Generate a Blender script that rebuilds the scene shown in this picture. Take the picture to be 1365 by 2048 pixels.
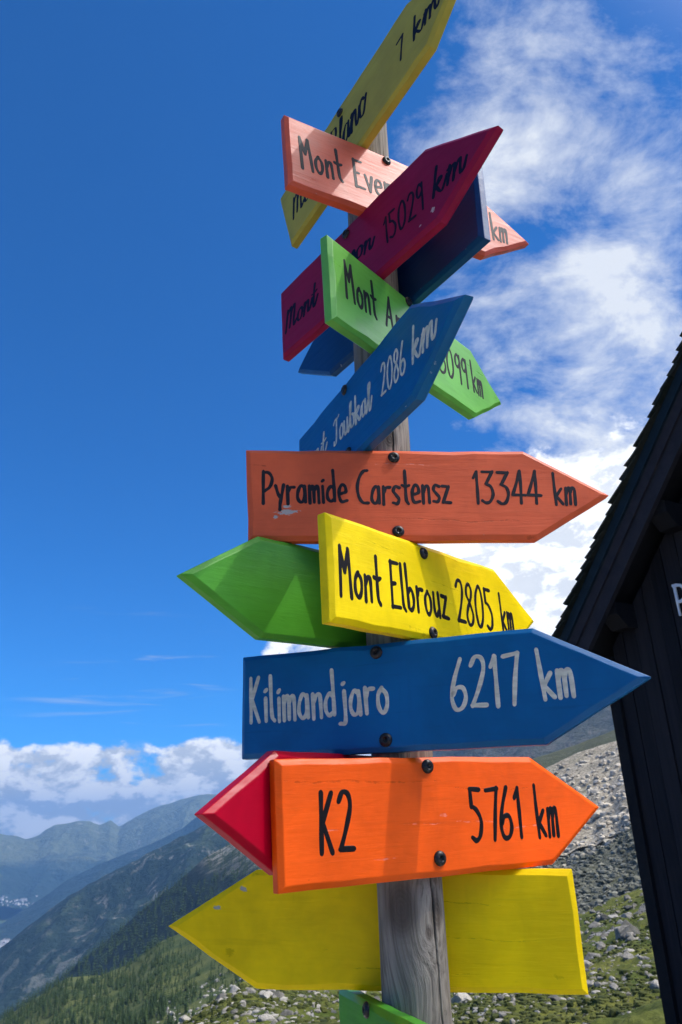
import bpy, bmesh, math, random
import numpy as np
from mathutils import Vector, Matrix

for o in list(bpy.data.objects):
    bpy.data.objects.remove(o, do_unlink=True)
scene = bpy.context.scene
COL = scene.collection
R = math.radians
random.seed(7)
EYE = 1.6

# ------------------------------------------------------------------ camera
cd = bpy.data.cameras.new('camera')
cam = bpy.data.objects.new('camera', cd)
COL.objects.link(cam)
RIGHT = Vector((0.99920, 0.015618, -0.036822))
UP = Vector((0.039997, -0.390171, 0.919873))
FWD = Vector((0.0, 0.920610, 0.390483))
rot = Matrix((RIGHT, UP, -FWD)).transposed().to_4x4()
cam.matrix_world = Matrix.Translation((0, 0, EYE)) @ rot
cd.sensor_fit = 'VERTICAL'
cd.sensor_height = 24.0
cd.lens = 24.0 * 1501.6 / 2048.0
cd.clip_start = 0.02
cd.clip_end = 60000.0
cd.dof.use_dof = True
cd.dof.focus_distance = 1.42
cd.dof.aperture_fstop = 8.5
scene.camera = cam

# ------------------------------------------------------------------ light
SUN_AZ, SUN_EL = 100.0, 55.0            # azimuth clockwise from the view direction
sd = Vector((math.sin(R(SUN_AZ)) * math.cos(R(SUN_EL)), math.cos(R(SUN_AZ)) * math.cos(R(SUN_EL)), math.sin(R(SUN_EL))))
sl = bpy.data.lights.new('sun', 'SUN')
sl.energy = 2.35
sl.angle = R(0.53)
sl.color = (1.0, 0.955, 0.89)
sun = bpy.data.objects.new('sun', sl)
COL.objects.link(sun)
sun.rotation_euler = sd.to_track_quat('Z', 'Y').to_euler()
sun.location = (20, -5, 40)

scene.view_settings.view_transform = 'Standard'
scene.view_settings.look = 'None'
scene.view_settings.gamma = 1.0
scene.view_settings.use_curve_mapping = False
scene.view_settings.exposure = 0.10
scene.render.engine = 'CYCLES'
scene.cycles.use_denoising = True
scene.cycles.max_bounces = 8
scene.cycles.volume_bounces = 0
scene.cycles.caustics_reflective = False
scene.cycles.caustics_refractive = False


class NT:
    """Small helper for writing node graphs as expressions."""
    def __init__(self, nt):
        self.nt = nt
        nt.nodes.clear()

    def n(self, t, **kw):
        nd = self.nt.nodes.new(t)
        for k, v in kw.items():
            setattr(nd, k, v)
        return nd

    def put(self, sock, v):
        if hasattr(v, 'is_output'):
            self.nt.links.new(v, sock)
        elif isinstance(v, (tuple, list)):
            v = tuple(v)
            if sock.type == 'RGBA' and len(v) == 3:
                v = v + (1.0,)
            sock.default_value = v
        else:
            if sock.type in ('RGBA',):
                v = (v, v, v, 1)
            elif sock.type == 'VECTOR':
                v = (v, v, v)
            sock.default_value = v

    def m(self, op, a, b=0.0, c=0.0, clamp=False):
        nd = self.n('ShaderNodeMath', operation=op, use_clamp=clamp)
        for i, v in enumerate((a, b, c)):
            self.put(nd.inputs[i], v)
        return nd.outputs[0]

    def v(self, op, a, b=(0, 0, 0), s=1.0):
        nd = self.n('ShaderNodeVectorMath', operation=op)
        self.put(nd.inputs[0], a)
        self.put(nd.inputs[1], b)
        if op == 'SCALE':
            self.put(nd.inputs['Scale'], s)
        return nd.outputs['Value'] if op in ('DOT_PRODUCT', 'LENGTH', 'DISTANCE') else nd.outputs['Vector']

    def step(self, x, lo, hi, a=0.0, b=1.0, kind='SMOOTHSTEP'):
        nd = self.n('ShaderNodeMapRange', interpolation_type=kind)
        for i, v in enumerate((x, lo, hi, a, b)):
            self.put(nd.inputs[i], v)
        return nd.outputs[0]

    def mix(self, f, a, b, mode='MIX'):
        nd = self.n('ShaderNodeMix', data_type='RGBA', blend_type=mode)
        self.put(nd.inputs[0], f)
        self.put(nd.inputs[6], a)
        self.put(nd.inputs[7], b)
        return nd.outputs[2]

    def noise(self, vec, scale, detail=4.0, rough=0.5, dist=0.0, out='Fac'):
        nd = self.n('ShaderNodeTexNoise')
        self.put(nd.inputs['Vector'], vec)
        for k, v in (('Scale', scale), ('Detail', detail), ('Roughness', rough), ('Distortion', dist)):
            self.put(nd.inputs[k], v)
        return nd.outputs[out]

    def voro(self, vec, scale, feature='F1', out='Distance', rnd=1.0):
        nd = self.n('ShaderNodeTexVoronoi', feature=feature)
        self.put(nd.inputs['Vector'], vec)
        self.put(nd.inputs['Scale'], scale)
        self.put(nd.inputs['Randomness'], rnd)
        return nd.outputs[out]

    def sep(self, vec):
        nd = self.n('ShaderNodeSeparateXYZ')
        self.put(nd.inputs[0], vec)
        return nd.outputs

    def comb(self, x, y, z):
        nd = self.n('ShaderNodeCombineXYZ')
        for i, v in enumerate((x, y, z)):
            self.put(nd.inputs[i], v)
        return nd.outputs[0]

    def coord(self, out='Object'):
        return self.n('ShaderNodeTexCoord').outputs[out]

    def bump(self, h, strength=0.3, dist=0.01, normal=None):
        nd = self.n('ShaderNodeBump')
        self.put(nd.inputs['Height'], h)
        nd.inputs['Strength'].default_value = strength
        nd.inputs['Distance'].default_value = dist
        if normal is not None:
            self.put(nd.inputs['Normal'], normal)
        return nd.outputs[0]


def bsdf_mat(name):
    mt = bpy.data.materials.new(name)
    mt.use_nodes = True
    g = NT(mt.node_tree)
    out = g.n('ShaderNodeOutputMaterial')
    b = g.n('ShaderNodeBsdfPrincipled')
    g.nt.links.new(b.outputs[0], out.inputs['Surface'])
    return mt, g, b


# ------------------------------------------------------------------ world: clear mountain sky with clouds
w = bpy.data.worlds.new('World')
scene.world = w
w.use_nodes = True
g = NT(w.node_tree)
wo = g.n('ShaderNodeOutputWorld')
bg = g.n('ShaderNodeBackground')
bg.inputs['Strength'].default_value = 0.1
g.nt.links.new(bg.outputs[0], wo.inputs['Surface'])
sky = g.n('ShaderNodeTexSky', sky_type='NISHITA')
sky.sun_disc = False
sky.sun_elevation = R(SUN_EL)
sky.sun_rotation = R(SUN_AZ)
sky.altitude = 2200
sky.air_density = 1.0
sky.dust_density = 0.4
sky.ozone_density = 3.0
skyc = g.mix(1.0, sky.outputs[0], (0.22, 0.98, 1.74), 'MULTIPLY')
d = g.v('NORMALIZE', g.coord('Generated'))
dx, dy, dz = g.sep(d)


def blob(c, r_out, r_in=0.0, wgt=1.0):
    l = math.sqrt(sum(k * k for k in c))
    dt = g.v('DOT_PRODUCT', d, tuple(k / l for k in c))
    return g.m('MULTIPLY', g.step(dt, math.cos(R(r_out)), math.cos(R(r_in))), wgt)


def addall(xs):
    a = xs[0]
    for k in xs[1:]:   # sockets or plain numbers
        a = g.m('ADD', a, k)
    return a


# thin high wisps upper right, plus unseen cloud added behind the camera as fill
pl = g.v('SCALE', g.comb(dx, dy, 0.0), s=1.0)
dd = g.m('ADD', g.m('MAXIMUM', dz, 0.0), 0.35)
pl = g.comb(g.m('DIVIDE', dx, dd), g.m('DIVIDE', dy, dd), 0.0)
pl = g.v('ADD', pl, (3.7, 1.3, 0.4))
wn = g.noise(g.v('MULTIPLY', pl, (1.0, 1.25, 1.0)), 7.0, 14.0, 0.66, 0.25)
wn2 = g.noise(g.v('ADD', pl, (2.2, 5.1, 0.0)), 3.4, 5.0, 0.55, 0.3)
cov = addall([blob((0.345, 0.56, 0.752), 16, 1, 0.74), blob((0.253, 0.692, 0.676), 12, 1, 0.74),
              blob((0.317, 0.815, 0.485), 12, 1, 0.72), blob((0.172, 0.595, 0.785), 11, 1, 0.62),
              blob((0.60, 0.66, 0.43), 24, 4, 0.62), blob((0.02, 0.56, 0.83), 10, 1, 0.25),
              blob((0.29, 0.89, 0.36), 9, 1, 0.62), blob((0.0, -0.75, 0.66), 75, 20, 0.62), -0.52])
wd = g.m('ADD', g.m('ADD', g.m('MULTIPLY', g.m('SUBTRACT', wn, 0.5), 3.5), g.m('MULTIPLY', g.m('SUBTRACT', wn2, 0.5), 3.2)), cov)
side = g.m('MAXIMUM', g.step(dx, -0.16, 0.10), g.step(dy, 0.1, -0.3))
wisp = g.m('MULTIPLY', side, g.m('POWER', g.step(wd, -0.05, 1.15, 0.0, 0.93, 'LINEAR'), 1.25))
# cumulus near the horizon and behind the hut
cv = g.v('MULTIPLY', d, (1.0, 1.0, 1.7))
cn = g.noise(g.v('ADD', cv, (1.31, 0.2, 0.77)), 12.5, 12.0, 0.60, 0.15)
cnu = g.noise(g.v('ADD', cv, (1.325, 0.197, 0.792)), 12.5, 12.0, 0.60, 0.15)
band = g.m('MULTIPLY', g.step(dz, 0.128, 0.095), 0.36)
ccov = addall([band, g.m('MULTIPLY', g.step(dz, 0.07, 0.03), 0.12), blob((0.25, 0.928, 0.274), 12, 4, 0.38), blob((0.10, 0.96, 0.2), 9, 2, 0.30),
               blob((-0.055, 0.974, 0.215), 4.6, 1.0, 0.36), blob((0.36, 0.86, 0.30), 14, 3, 0.26),
               blob((-0.176, 0.982, 0.075), 4.5, 1, 0.1)])
cdn = g.m('ADD', cn, ccov)
cum = g.m('MULTIPLY', g.step(cdn, 0.70, 0.84), g.step(ccov, 0.02, 0.12))
shade = g.step(g.m('SUBTRACT', cn, cnu), -0.06, 0.065)
thick = g.step(cdn, 0.78, 1.15)
lit = g.m('ADD', g.m('MULTIPLY', shade, 0.72), g.m('MULTIPLY', g.step(dz, 0.02, 0.20), 0.60))
lit = g.m('SUBTRACT', lit, g.m('MULTIPLY', thick, 0.10))
CW = 7.8
ccol = g.mix(lit, (0.54 * CW, 0.64 * CW, 0.80 * CW), (1.46 * CW, 1.48 * CW, 1.50 * CW))
# thin streaks low on the left
sv = g.v('MULTIPLY', d, (2.0, 2.0, 26.0))
sn = g.noise(sv, 2.6, 5.0, 0.55, 0.6)
strk = g.m('MULTIPLY', g.step(sn, 0.56, 0.80), g.m('MULTIPLY', blob((-0.27, 0.95, 0.15), 9, 2), 0.45))
c1 = g.mix(wisp, skyc, (1.05 * CW, 1.10 * CW, 1.17 * CW))
c1 = g.mix(strk, c1, (0.9 * CW, 0.93 * CW, 0.97 * CW))
c2 = g.mix(cum, c1, ccol)
# thin veil of cloud lit through round the sun
sdt = g.v('DOT_PRODUCT', d, tuple(sd))
veil = g.m('POWER', g.step(sdt, math.cos(R(45)), 1.0, 0.0, 1.0, 'LINEAR'), 4.0)
c2 = g.mix(1.0, c2, g.mix(veil, (0, 0, 0), (112.0, 107.5, 100.0)), 'ADD')
g.nt.links.new(c2, bg.inputs['Color'])


# ------------------------------------------------------------------ object helpers
def link(o, parent=None, label=None, cat=None, group=None, kind=None):
    COL.objects.link(o)
    if parent is not None:
        o.parent = parent
    for k, v in (('label', label), ('category', cat), ('group', group), ('kind', kind)):
        if v:
            o[k] = v
    return o


def mesh_obj(name, verts, faces, mat, parent=None, smooth=False, **kw):
    me = bpy.data.meshes.new(name)
    me.from_pydata([tuple(v) for v in verts], [], [tuple(f) for f in faces])
    me.update()
    for m_ in (mat if isinstance(mat, (list, tuple)) else [mat]):
        me.materials.append(m_)
    if smooth:
        me.polygons.foreach_set('use_smooth', [True] * len(me.polygons))
    return link(bpy.data.objects.new(name, me), parent, **kw)


def np_mesh(name, V, F, mat, parent=None, smooth=True, **kw):
    """V (n,3) and F (m,3 or 4) numpy arrays."""
    me = bpy.data.meshes.new(name)
    V = np.asarray(V, np.float32)
    F = np.asarray(F, np.int32)
    k = F.shape[1]
    me.vertices.add(len(V))
    me.vertices.foreach_set('co', V.ravel())
    me.loops.add(F.size)
    me.loops.foreach_set('vertex_index', F.ravel())
    me.polygons.add(len(F))
    me.polygons.foreach_set('loop_start', np.arange(0, F.size, k, dtype=np.int32))
    me.polygons.foreach_set('loop_total', np.full(len(F), k, np.int32))
    me.update(calc_edges=True)
    me.validate()
    me.materials.append(mat)
    me.polygons.foreach_set('use_smooth', [smooth] * len(me.polygons))
    return link(bpy.data.objects.new(name, me), parent, **kw)


def empty(name, loc=(0, 0, 0), rotm=None, parent=None, **kw):
    o = bpy.data.objects.new(name, None)
    o.empty_display_size = 0.1
    link(o, parent, **kw)
    o.location = loc
    if rotm is not None:
        o.rotation_euler = rotm.to_euler()
    return o


def hashn(ix, iy, seed):
    h = (ix.astype(np.int64) * 374761393 + iy.astype(np.int64) * 668265263 + seed * 1442695041) & 0xffffffff
    h = ((h ^ (h >> 13)) * 1274126177) & 0xffffffff
    h = h ^ (h >> 16)
    return (h & 0xffff) / 65535.0


def vnoise(x, y, seed=0):
    ix, iy = np.floor(x), np.floor(y)
    fx, fy = x - ix, y - iy
    fx, fy = fx * fx * (3 - 2 * fx), fy * fy * (3 - 2 * fy)
    a, b = hashn(ix, iy, seed), hashn(ix + 1, iy, seed)
    c, e = hashn(ix, iy + 1, seed), hashn(ix + 1, iy + 1, seed)
    return (a * (1 - fx) + b * fx) * (1 - fy) + (c * (1 - fx) + e * fx) * fy


def fbm(x, y, seed=0, octv=5, ridged=False, gain=0.5):
    s, a, t = 0.0, 1.0, 0.0
    for k in range(octv):
        q = vnoise(x * 2 ** k + 17.3 * k, y * 2 ** k - 9.1 * k, seed + k)
        s = s + a * ((1 - np.abs(2 * q - 1)) if ridged else q)
        t += a
        a *= gain
    return s / t

# ------------------------------------------------------------------ painted boards
def paint(name, base, rough=0.36, chip=(0.42, 0.38, 0.33), wear=0.5, brush=0.5, spec=0.22, marks=()):
    mt, g, b = bsdf_mat(name)
    oc = g.coord('Object')
    info = g.n('ShaderNodeObjectInfo')
    off = g.v('SCALE', g.comb(1.0, 0.37, 0.71), s=g.m('MULTIPLY', info.outputs['Random'], 37.0))
    p = g.v('ADD', oc, off)
    grain = g.noise(g.v('MULTIPLY', p, (6.0, 95.0, 60.0)), 1.0, 5.0, 0.62, 0.35)
    fine = g.noise(g.v('MULTIPLY', p, (26.0, 620.0, 200.0)), 1.0, 3.0, 0.6, 0.2)
    strokes = g.noise(g.v('MULTIPLY', p, (14.0, 70.0, 60.0)), 1.0, 4.0, 0.55, 1.2)
    blot = g.noise(p, 9.0, 4.0, 0.6, 0.3)
    dirt = g.noise(p, 34.0, 6.0, 0.7, 0.2)
    c = g.mix(g.step(blot, 0.3, 0.75), tuple(k * 0.83 for k in base), tuple(min(1, k * 1.07) for k in base))
    drip = g.noise(g.v('MULTIPLY', p, (48.0, 4.0, 20.0)), 1.0, 4.0, 0.6, 0.4)
    c = g.mix(g.m('MULTIPLY', g.step(drip, 0.56, 0.78), 0.16), c, tuple(k * 0.6 for k in base))
    c = g.mix(g.m('MULTIPLY', g.step(grain, 0.56, 0.78), 0.34), c, tuple(k * 0.55 for k in base))
    c = g.mix(g.m('MULTIPLY', g.step(dirt, 0.66, 0.80), 0.35), c, tuple(k * 0.35 + 0.01 for k in base))
    edge = g.n('ShaderNodeAttribute', attribute_name='edge').outputs['Fac']
    en = g.noise(g.v('MULTIPLY', p, (30.0, 55.0, 55.0)), 1.0, 5.0, 0.7, 0.5)
    ew = g.step(g.m('ADD', en, g.m('MULTIPLY', edge, 0.12 * wear)), 0.775, 0.82)
    sp = g.step(g.noise(g.v('MULTIPLY', p, (24.0, 60.0, 40.0)), 1.0, 2.0, 0.5, 0.2), 0.835, 0.850)
    wearm = g.m('MAXIMUM', g.m('MULTIPLY', ew, edge), g.m('MULTIPLY', sp, 0.8 * min(1, wear)))
    c = g.mix(wearm, c, chip)
    ox, oy, oz = g.sep(oc)
    mn = g.noise(g.v('MULTIPLY', oc, (110.0, 220.0, 90.0)), 1.0, 5.0, 0.7, 0.4)
    wob = g.m('ADD', g.m('MULTIPLY', g.m('SUBTRACT', g.noise(g.v('MULTIPLY', oc, (11.0, 3.0, 3.0)), 1.0, 3.0), 0.5), 0.016), g.m('MULTIPLY', ox, 0.03))
    oy = g.m('ADD', oy, wob)
    brk = g.noise(g.v('MULTIPLY', oc, (60.0, 20.0, 20.0)), 1.0, 2.0)
    for (mx, my, rx, ry, kind) in marks:       # chips, scratches and cracks seen on this board
        qx = g.m('MULTIPLY', g.m('SUBTRACT', ox, mx), 1.0 / rx)
        qy = g.m('MULTIPLY', g.m('SUBTRACT', oy, my), 1.0 / ry)
        dd_ = g.m('SQRT', g.m('ADD', g.m('MULTIPLY', qx, qx), g.m('MULTIPLY', qy, qy)))
        mk = g.step(g.m('ADD', g.m('SUBTRACT', 1.0, dd_), g.m('MULTIPLY', g.m('SUBTRACT', mn, 0.5), 3.4)), 0.0, 0.18)
        tone = {'chip': chip, 'dark': tuple(k * 0.38 for k in base), 'scratch': tuple(min(1, k * 0.75 + 0.22) for k in base)}[kind]
        c = g.mix(g.m('MULTIPLY', mk, 0.95 if kind == 'chip' else g.step(brk, 0.40, 0.62, 0.0, 0.5)), c, tone)
        wearm = g.m('MAXIMUM', wearm, g.m('MULTIPLY', mk, 0.8))
    g.put(b.inputs['Base Color'], c)
    rg = g.step(g.m('ADD', g.m('MULTIPLY', blot, 0.5), g.m('MULTIPLY', grain, 0.5)), 0.3, 0.7, rough - 0.06, rough + 0.10)
    g.put(b.inputs['Roughness'], g.mix(wearm, rg, 0.8))
    b.inputs['Specular IOR Level'].default_value = spec
    h = g.m('ADD', g.m('MULTIPLY', grain, 0.9), g.m('ADD', g.m('MULTIPLY', fine, 0.25), g.m('MULTIPLY', strokes, 0.8)))
    h = g.m('SUBTRACT', h, g.m('MULTIPLY', wearm, 0.6))
    g.put(b.inputs['Normal'], g.bump(h, 0.36 * brush, 0.0018))
    return mt


# board paints
P = {
    'coral': paint('coral_paint', (0.64, 0.098, 0.042), 0.42, (0.42, 0.38, 0.34), 0.6, 1.0, 0.30, [(-.195, -.072, .006, .003, 'dark')]),
    'brick': paint('brick_paint', (0.70, 0.112, 0.036), 0.42, (0.42, 0.38, 0.34), 0.7, 0.9, 0.2,
                   [(-.199, -.043, .019, .0048, 'chip'), (-.221, -.053, .0055, .0035, 'chip'), (-.199, -.032, .007, .0035, 'chip'), (.12, -.05, .12, .0012, 'dark'),
                    (-.255, .05, .02, .0015, 'dark'), (.02, .06, .05, .001, 'scratch'), (.25, -.079, .012, .003, 'dark')]),
    'orange': paint('orange_paint', (0.92, 0.105, 0.003), 0.38, (0.60, 0.36, 0.25), 0.6, 0.9, 0.16,
                    [(-.14, .050, .14, .0016, 'dark'), (.13, .040, .09, .0013, 'dark'), (.2, -.02, .06, .0013, 'scratch'), (-.19, -.018, .022, .0012, 'scratch'),
                     (-.02, -.012, .03, .0012, 'scratch'), (.02, .0, .006, .003, 'scratch'), (-.1, -.06, .018, .0011, 'scratch'), (-.21, -.078, .014, .006, 'dark'), (.1, -.01, .05, .0011, 'scratch')]),
    'yellow': paint('yellow_paint', (0.86, 0.62, 0.001), 0.40, (0.30, 0.26, 0.16), 0.4, 0.9, 0.12,
                    [(-.05, -.078, .02, .003, 'dark'), (-.02, -.082, .012, .003, 'dark'), (.08, .02, .07, .0011, 'dark'), (-.12, .055, .06, .001, 'dark'), (.06, -.005, .003, .002, 'dark')]),
    'ochre': paint('shaded_yellow_paint', (0.44, 0.36, 0.055), 0.42, (0.35, 0.28, 0.15), 0.4, 0.4, 0.12),  # yellow of the top board, darkened to hold its shade
    'lemon': paint('lemon_paint', (0.92, 0.62, 0.001), 0.42, (0.33, 0.33, 0.30), 0.6, 0.9, 0.12,
                   [(-.295, .051, .007, .004, 'chip'), (-.341, .022, .006, .003, 'chip'), (-.155, -.037, .008, .002, 'dark'), (.22, -.06, .007, .003, 'dark'),
                    (-.30, .075, .03, .004, 'dark'), (-.32, -.045, .012, .006, 'dark'), (.05, .04, .09, .001, 'dark'), (.13, -.01, .08, .001, 'dark'), (.0, -.06, .1, .001, 'dark')]),
    'lime': paint('lime_paint', (0.14, 0.44, 0.055), 0.32, (0.33, 0.42, 0.24), 0.4, 0.6, 0.45),
    'green': paint('green_paint', (0.070, 0.300, 0.022), 0.34, (0.10, 0.20, 0.07), 0.4, 0.7),
    'blue': paint('blue_paint', (0.000, 0.100, 0.270), 0.36, (0.40, 0.45, 0.48), 0.9, 0.5),
    'navy': paint('shaded_blue_paint', (0.003, 0.050, 0.165), 0.36, (0.40, 0.45, 0.48), 0.9, 0.6),  # darker copy of the blue, shade on the board back painted in
    'red': paint('red_paint', (0.40, 0.000, 0.016), 0.34, (0.30, 0.06, 0.06), 0.4, 0.5, 0.14),
    'crimson': paint('crimson_paint', (0.27, 0.006, 0.046), 0.40, (0.50, 0.36, 0.34), 0.6, 0.4, 0.14, [(.246, -.055, .005, .006, 'chip'), (.21, -.07, .003, .002, 'chip')]),
}


def ink(name, col, rough):
    mt, g, b = bsdf_mat(name)
    p = g.coord('Object')
    n1 = g.noise(g.v('MULTIPLY', p, (40.0, 120.0, 40.0)), 1.0, 4.0, 0.6, 0.3)
    g.put(b.inputs['Base Color'], g.mix(g.step(n1, 0.3, 0.8), tuple(k * 0.8 for k in col), tuple(min(1, k * 1.15) for k in col)))
    b.inputs['Roughness'].default_value = rough
    b.inputs['Specular IOR Level'].default_value = 0.12
    g.put(b.inputs['Normal'], g.bump(n1, 0.3, 0.001))
    return mt


INK = {'black': ink('black_lettering_paint', (0.007, 0.006, 0.007), 0.5),
       'slate': ink('slate_lettering_paint', (0.020, 0.018, 0.022), 0.5),
       'navy': ink('navy_lettering_paint', (0.004, 0.004, 0.018), 0.5),
       'cream': ink('cream_lettering_paint', (0.62, 0.58, 0.46), 0.45)}

mt, g, b = bsdf_mat('black_screw_metal')
rnd_ = g.n('ShaderNodeObjectInfo').outputs['Random']
rn_ = g.noise(g.v('ADD', g.coord('Object'), g.comb(rnd_, rnd_, 0.0)), 240.0, 4.0, 0.7)
rs_ = g.step(g.m('ADD', rn_, g.m('MULTIPLY', rnd_, 0.12)), 0.60, 0.72)
g.put(b.inputs['Base Color'], g.mix(rs_, (0.012, 0.012, 0.013), (0.075, 0.035, 0.018)))
b.inputs['Metallic'].default_value = 0.35
g.put(b.inputs['Roughness'], g.step(rn_, 0.3, 0.7, 0.22, 0.55))
g.put(b.inputs['Normal'], g.bump(g.noise(g.coord('Object'), 260.0, 3.0), 0.25, 0.001))
SCREW = mt

# stroke font: glyph -> (advance, [strokes]); cap height 1, baseline 0. Hand-drawn narrow capitals and small letters.
S = {
    'P': (.36, [[(0, 0), (.0, .5), (.0, 1)], [(.0, .97), (.2, .95), (.33, .76), (.24, .52), (.03, .38)]]),
    'y': (.32, [[(.0, .55), (.07, .34), (.15, .2)], [(.30, .57), (.22, .25), (.16, .0), (.15, -.18)]]),
    'r': (.28, [[(.02, .53), (.03, 0)], [(.04, .36), (.12, .5), (.26, .51)]]),
    'a': (.34, [[(.26, .48), (.15, .53), (.04, .36), (.02, .14), (.12, .01), (.24, .08), (.28, .3), (.27, .5)], [(.28, .5), (.31, .02)]]),
    'm': (.38, [[(.01, .52), (.02, 0)], [(.03, .36), (.1, .52), (.17, .46), (.18, .02)], [(.19, .38), (.26, .52), (.34, .46), (.36, 0)]]),
    'i': (.08, [[(.03, .5), (.04, 0)], [(.02, .66), (.05, .69)]]),
    'd': (.34, [[(.26, .42), (.15, .5), (.03, .34), (.02, .13), (.13, .02), (.27, .1)], [(.25, 1.0), (.27, .5), (.28, .04)]]),
    'e': (.33, [[(.04, .27), (.16, .29), (.28, .34), (.25, .5), (.13, .55), (.03, .4), (.02, .18), (.11, .02), (.30, .05)]]),
    'C': (.44, [[(.38, .99), (.24, .97), (.08, .78), (.01, .48), (.08, .2), (.22, .03), (.42, .01)]]),
    's': (.27, [[(.24, .5), (.1, .53), (.02, .4), (.13, .28), (.24, .15), (.17, .02), (.02, .04)]]),
    't': (.26, [[(.10, 1.0), (.12, .5), (.14, .12), (.22, .0)], [(.0, .55), (.12, .52), (.25, .55)]]),
    'n': (.30, [[(.02, .53), (.03, 0)], [(.04, .34), (.13, .51), (.24, .47), (.27, .02)]]),
    'z': (.30, [[(.02, .51), (.25, .50)], [(.25, .50), (.03, .03)], [(.03, .03), (.30, .01)]]),
    '1': (.20, [[(.0, .78), (.10, .97)], [(.10, .97), (.13, .5), (.17, 0)]]),
    '3': (.40, [[(.0, .98), (.33, .97)], [(.33, .97), (.13, .60)], [(.13, .60), (.30, .5), (.37, .28), (.28, .05), (.14, .0), (.02, .07)]]),
    '4': (.42, [[(.24, 1.0), (.12, .6), (.0, .26)], [(.0, .26), (.42, .24)], [(.24, 1.0), (.27, .5), (.28, 0)]]),
    'k': (.36, [[(.0, 1.0), (.04, .5), (.09, 0)], [(.29, .5), (.1, .27)], [(.1, .27), (.33, .03)]]),
    'M': (.46, [[(.0, 0), (.0, 1.0)], [(.0, .98), (.17, .50)], [(.17, .50), (.32, .98)], [(.32, .98), (.37, .5), (.42, .0)]]),
    'o': (.33, [[(.14, .53), (.03, .38), (.03, .14), (.15, .01), (.27, .14), (.28, .38), (.15, .53)]]),
    'E': (.36, [[(.02, 1.0), (.02, 0)], [(.02, .98), (.33, .99)], [(.03, .52), (.18, .53)], [(.02, .02), (.37, .02)]]),
    'l': (.14, [[(.0, 1.0), (.03, .4), (.05, .1), (.13, .0)]]),
    'b': (.34, [[(.0, 1.0), (.03, .5), (.06, .06)], [(.04, .36), (.17, .48), (.29, .33), (.28, .1), (.16, .0), (.06, .05)]]),
    'v': (.28, [[(.0, .55), (.14, .0)], [(.14, .0), (.27, .55)]]),
    'u': (.32, [[(.02, .53), (.03, .15), (.12, .01), (.24, .12)], [(.26, .53), (.29, 0)]]),
    '2': (.36, [[(.0, .84), (.1, .99), (.25, .96), (.30, .75), (.2, .4), (.04, .03)], [(.04, .03), (.36, .02)]]),
    '8': (.36, [[(.18, .55), (.05, .72), (.08, .93), (.2, .99), (.3, .86), (.26, .66), (.1, .42), (.03, .2), (.12, .01), (.27, .05), (.33, .26), (.18, .55)]]),
    '0': (.42, [[(.2, .99), (.05, .75), (.02, .4), (.1, .06), (.22, .0), (.35, .2), (.38, .55), (.32, .88), (.2, .99)]]),
    '5': (.38, [[(.0, .99), (.27, .98)], [(.01, .98), (.04, .66)], [(.04, .66), (.20, .58), (.33, .36), (.30, .1), (.18, .0), (.06, .06)]]),
    'K': (.38, [[(.01, 1.0), (.02, .5), (.02, 0)], [(.27, .99), (.05, .5)], [(.06, .48), (.29, .0)]]),
    'j': (.22, [[(.15, .53), (.16, .1), (.14, -.14), (.0, -.16)], [(.12, .69), (.15, .71)]]),
    '6': (.38, [[(.20, 1.0), (.06, .6), (.01, .25), (.1, .02), (.26, .03), (.35, .22), (.27, .42), (.12, .42), (.04, .3)]]),
    '7': (.36, [[(.0, .96), (.34, .99)], [(.34, .99), (.28, .5), (.24, .0)]]),
    'A': (.48, [[(.17, 1.0), (.0, .0)], [(.17, 1.0), (.24, .6), (.35, .0)], [(.06, .33), (.28, .34)]]),
    '9': (.34, [[(.27, .85), (.15, 1.0), (.03, .85), (.04, .62), (.15, .55), (.27, .68)], [(.28, .98), (.29, .5), (.30, .0)]]),
}
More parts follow.
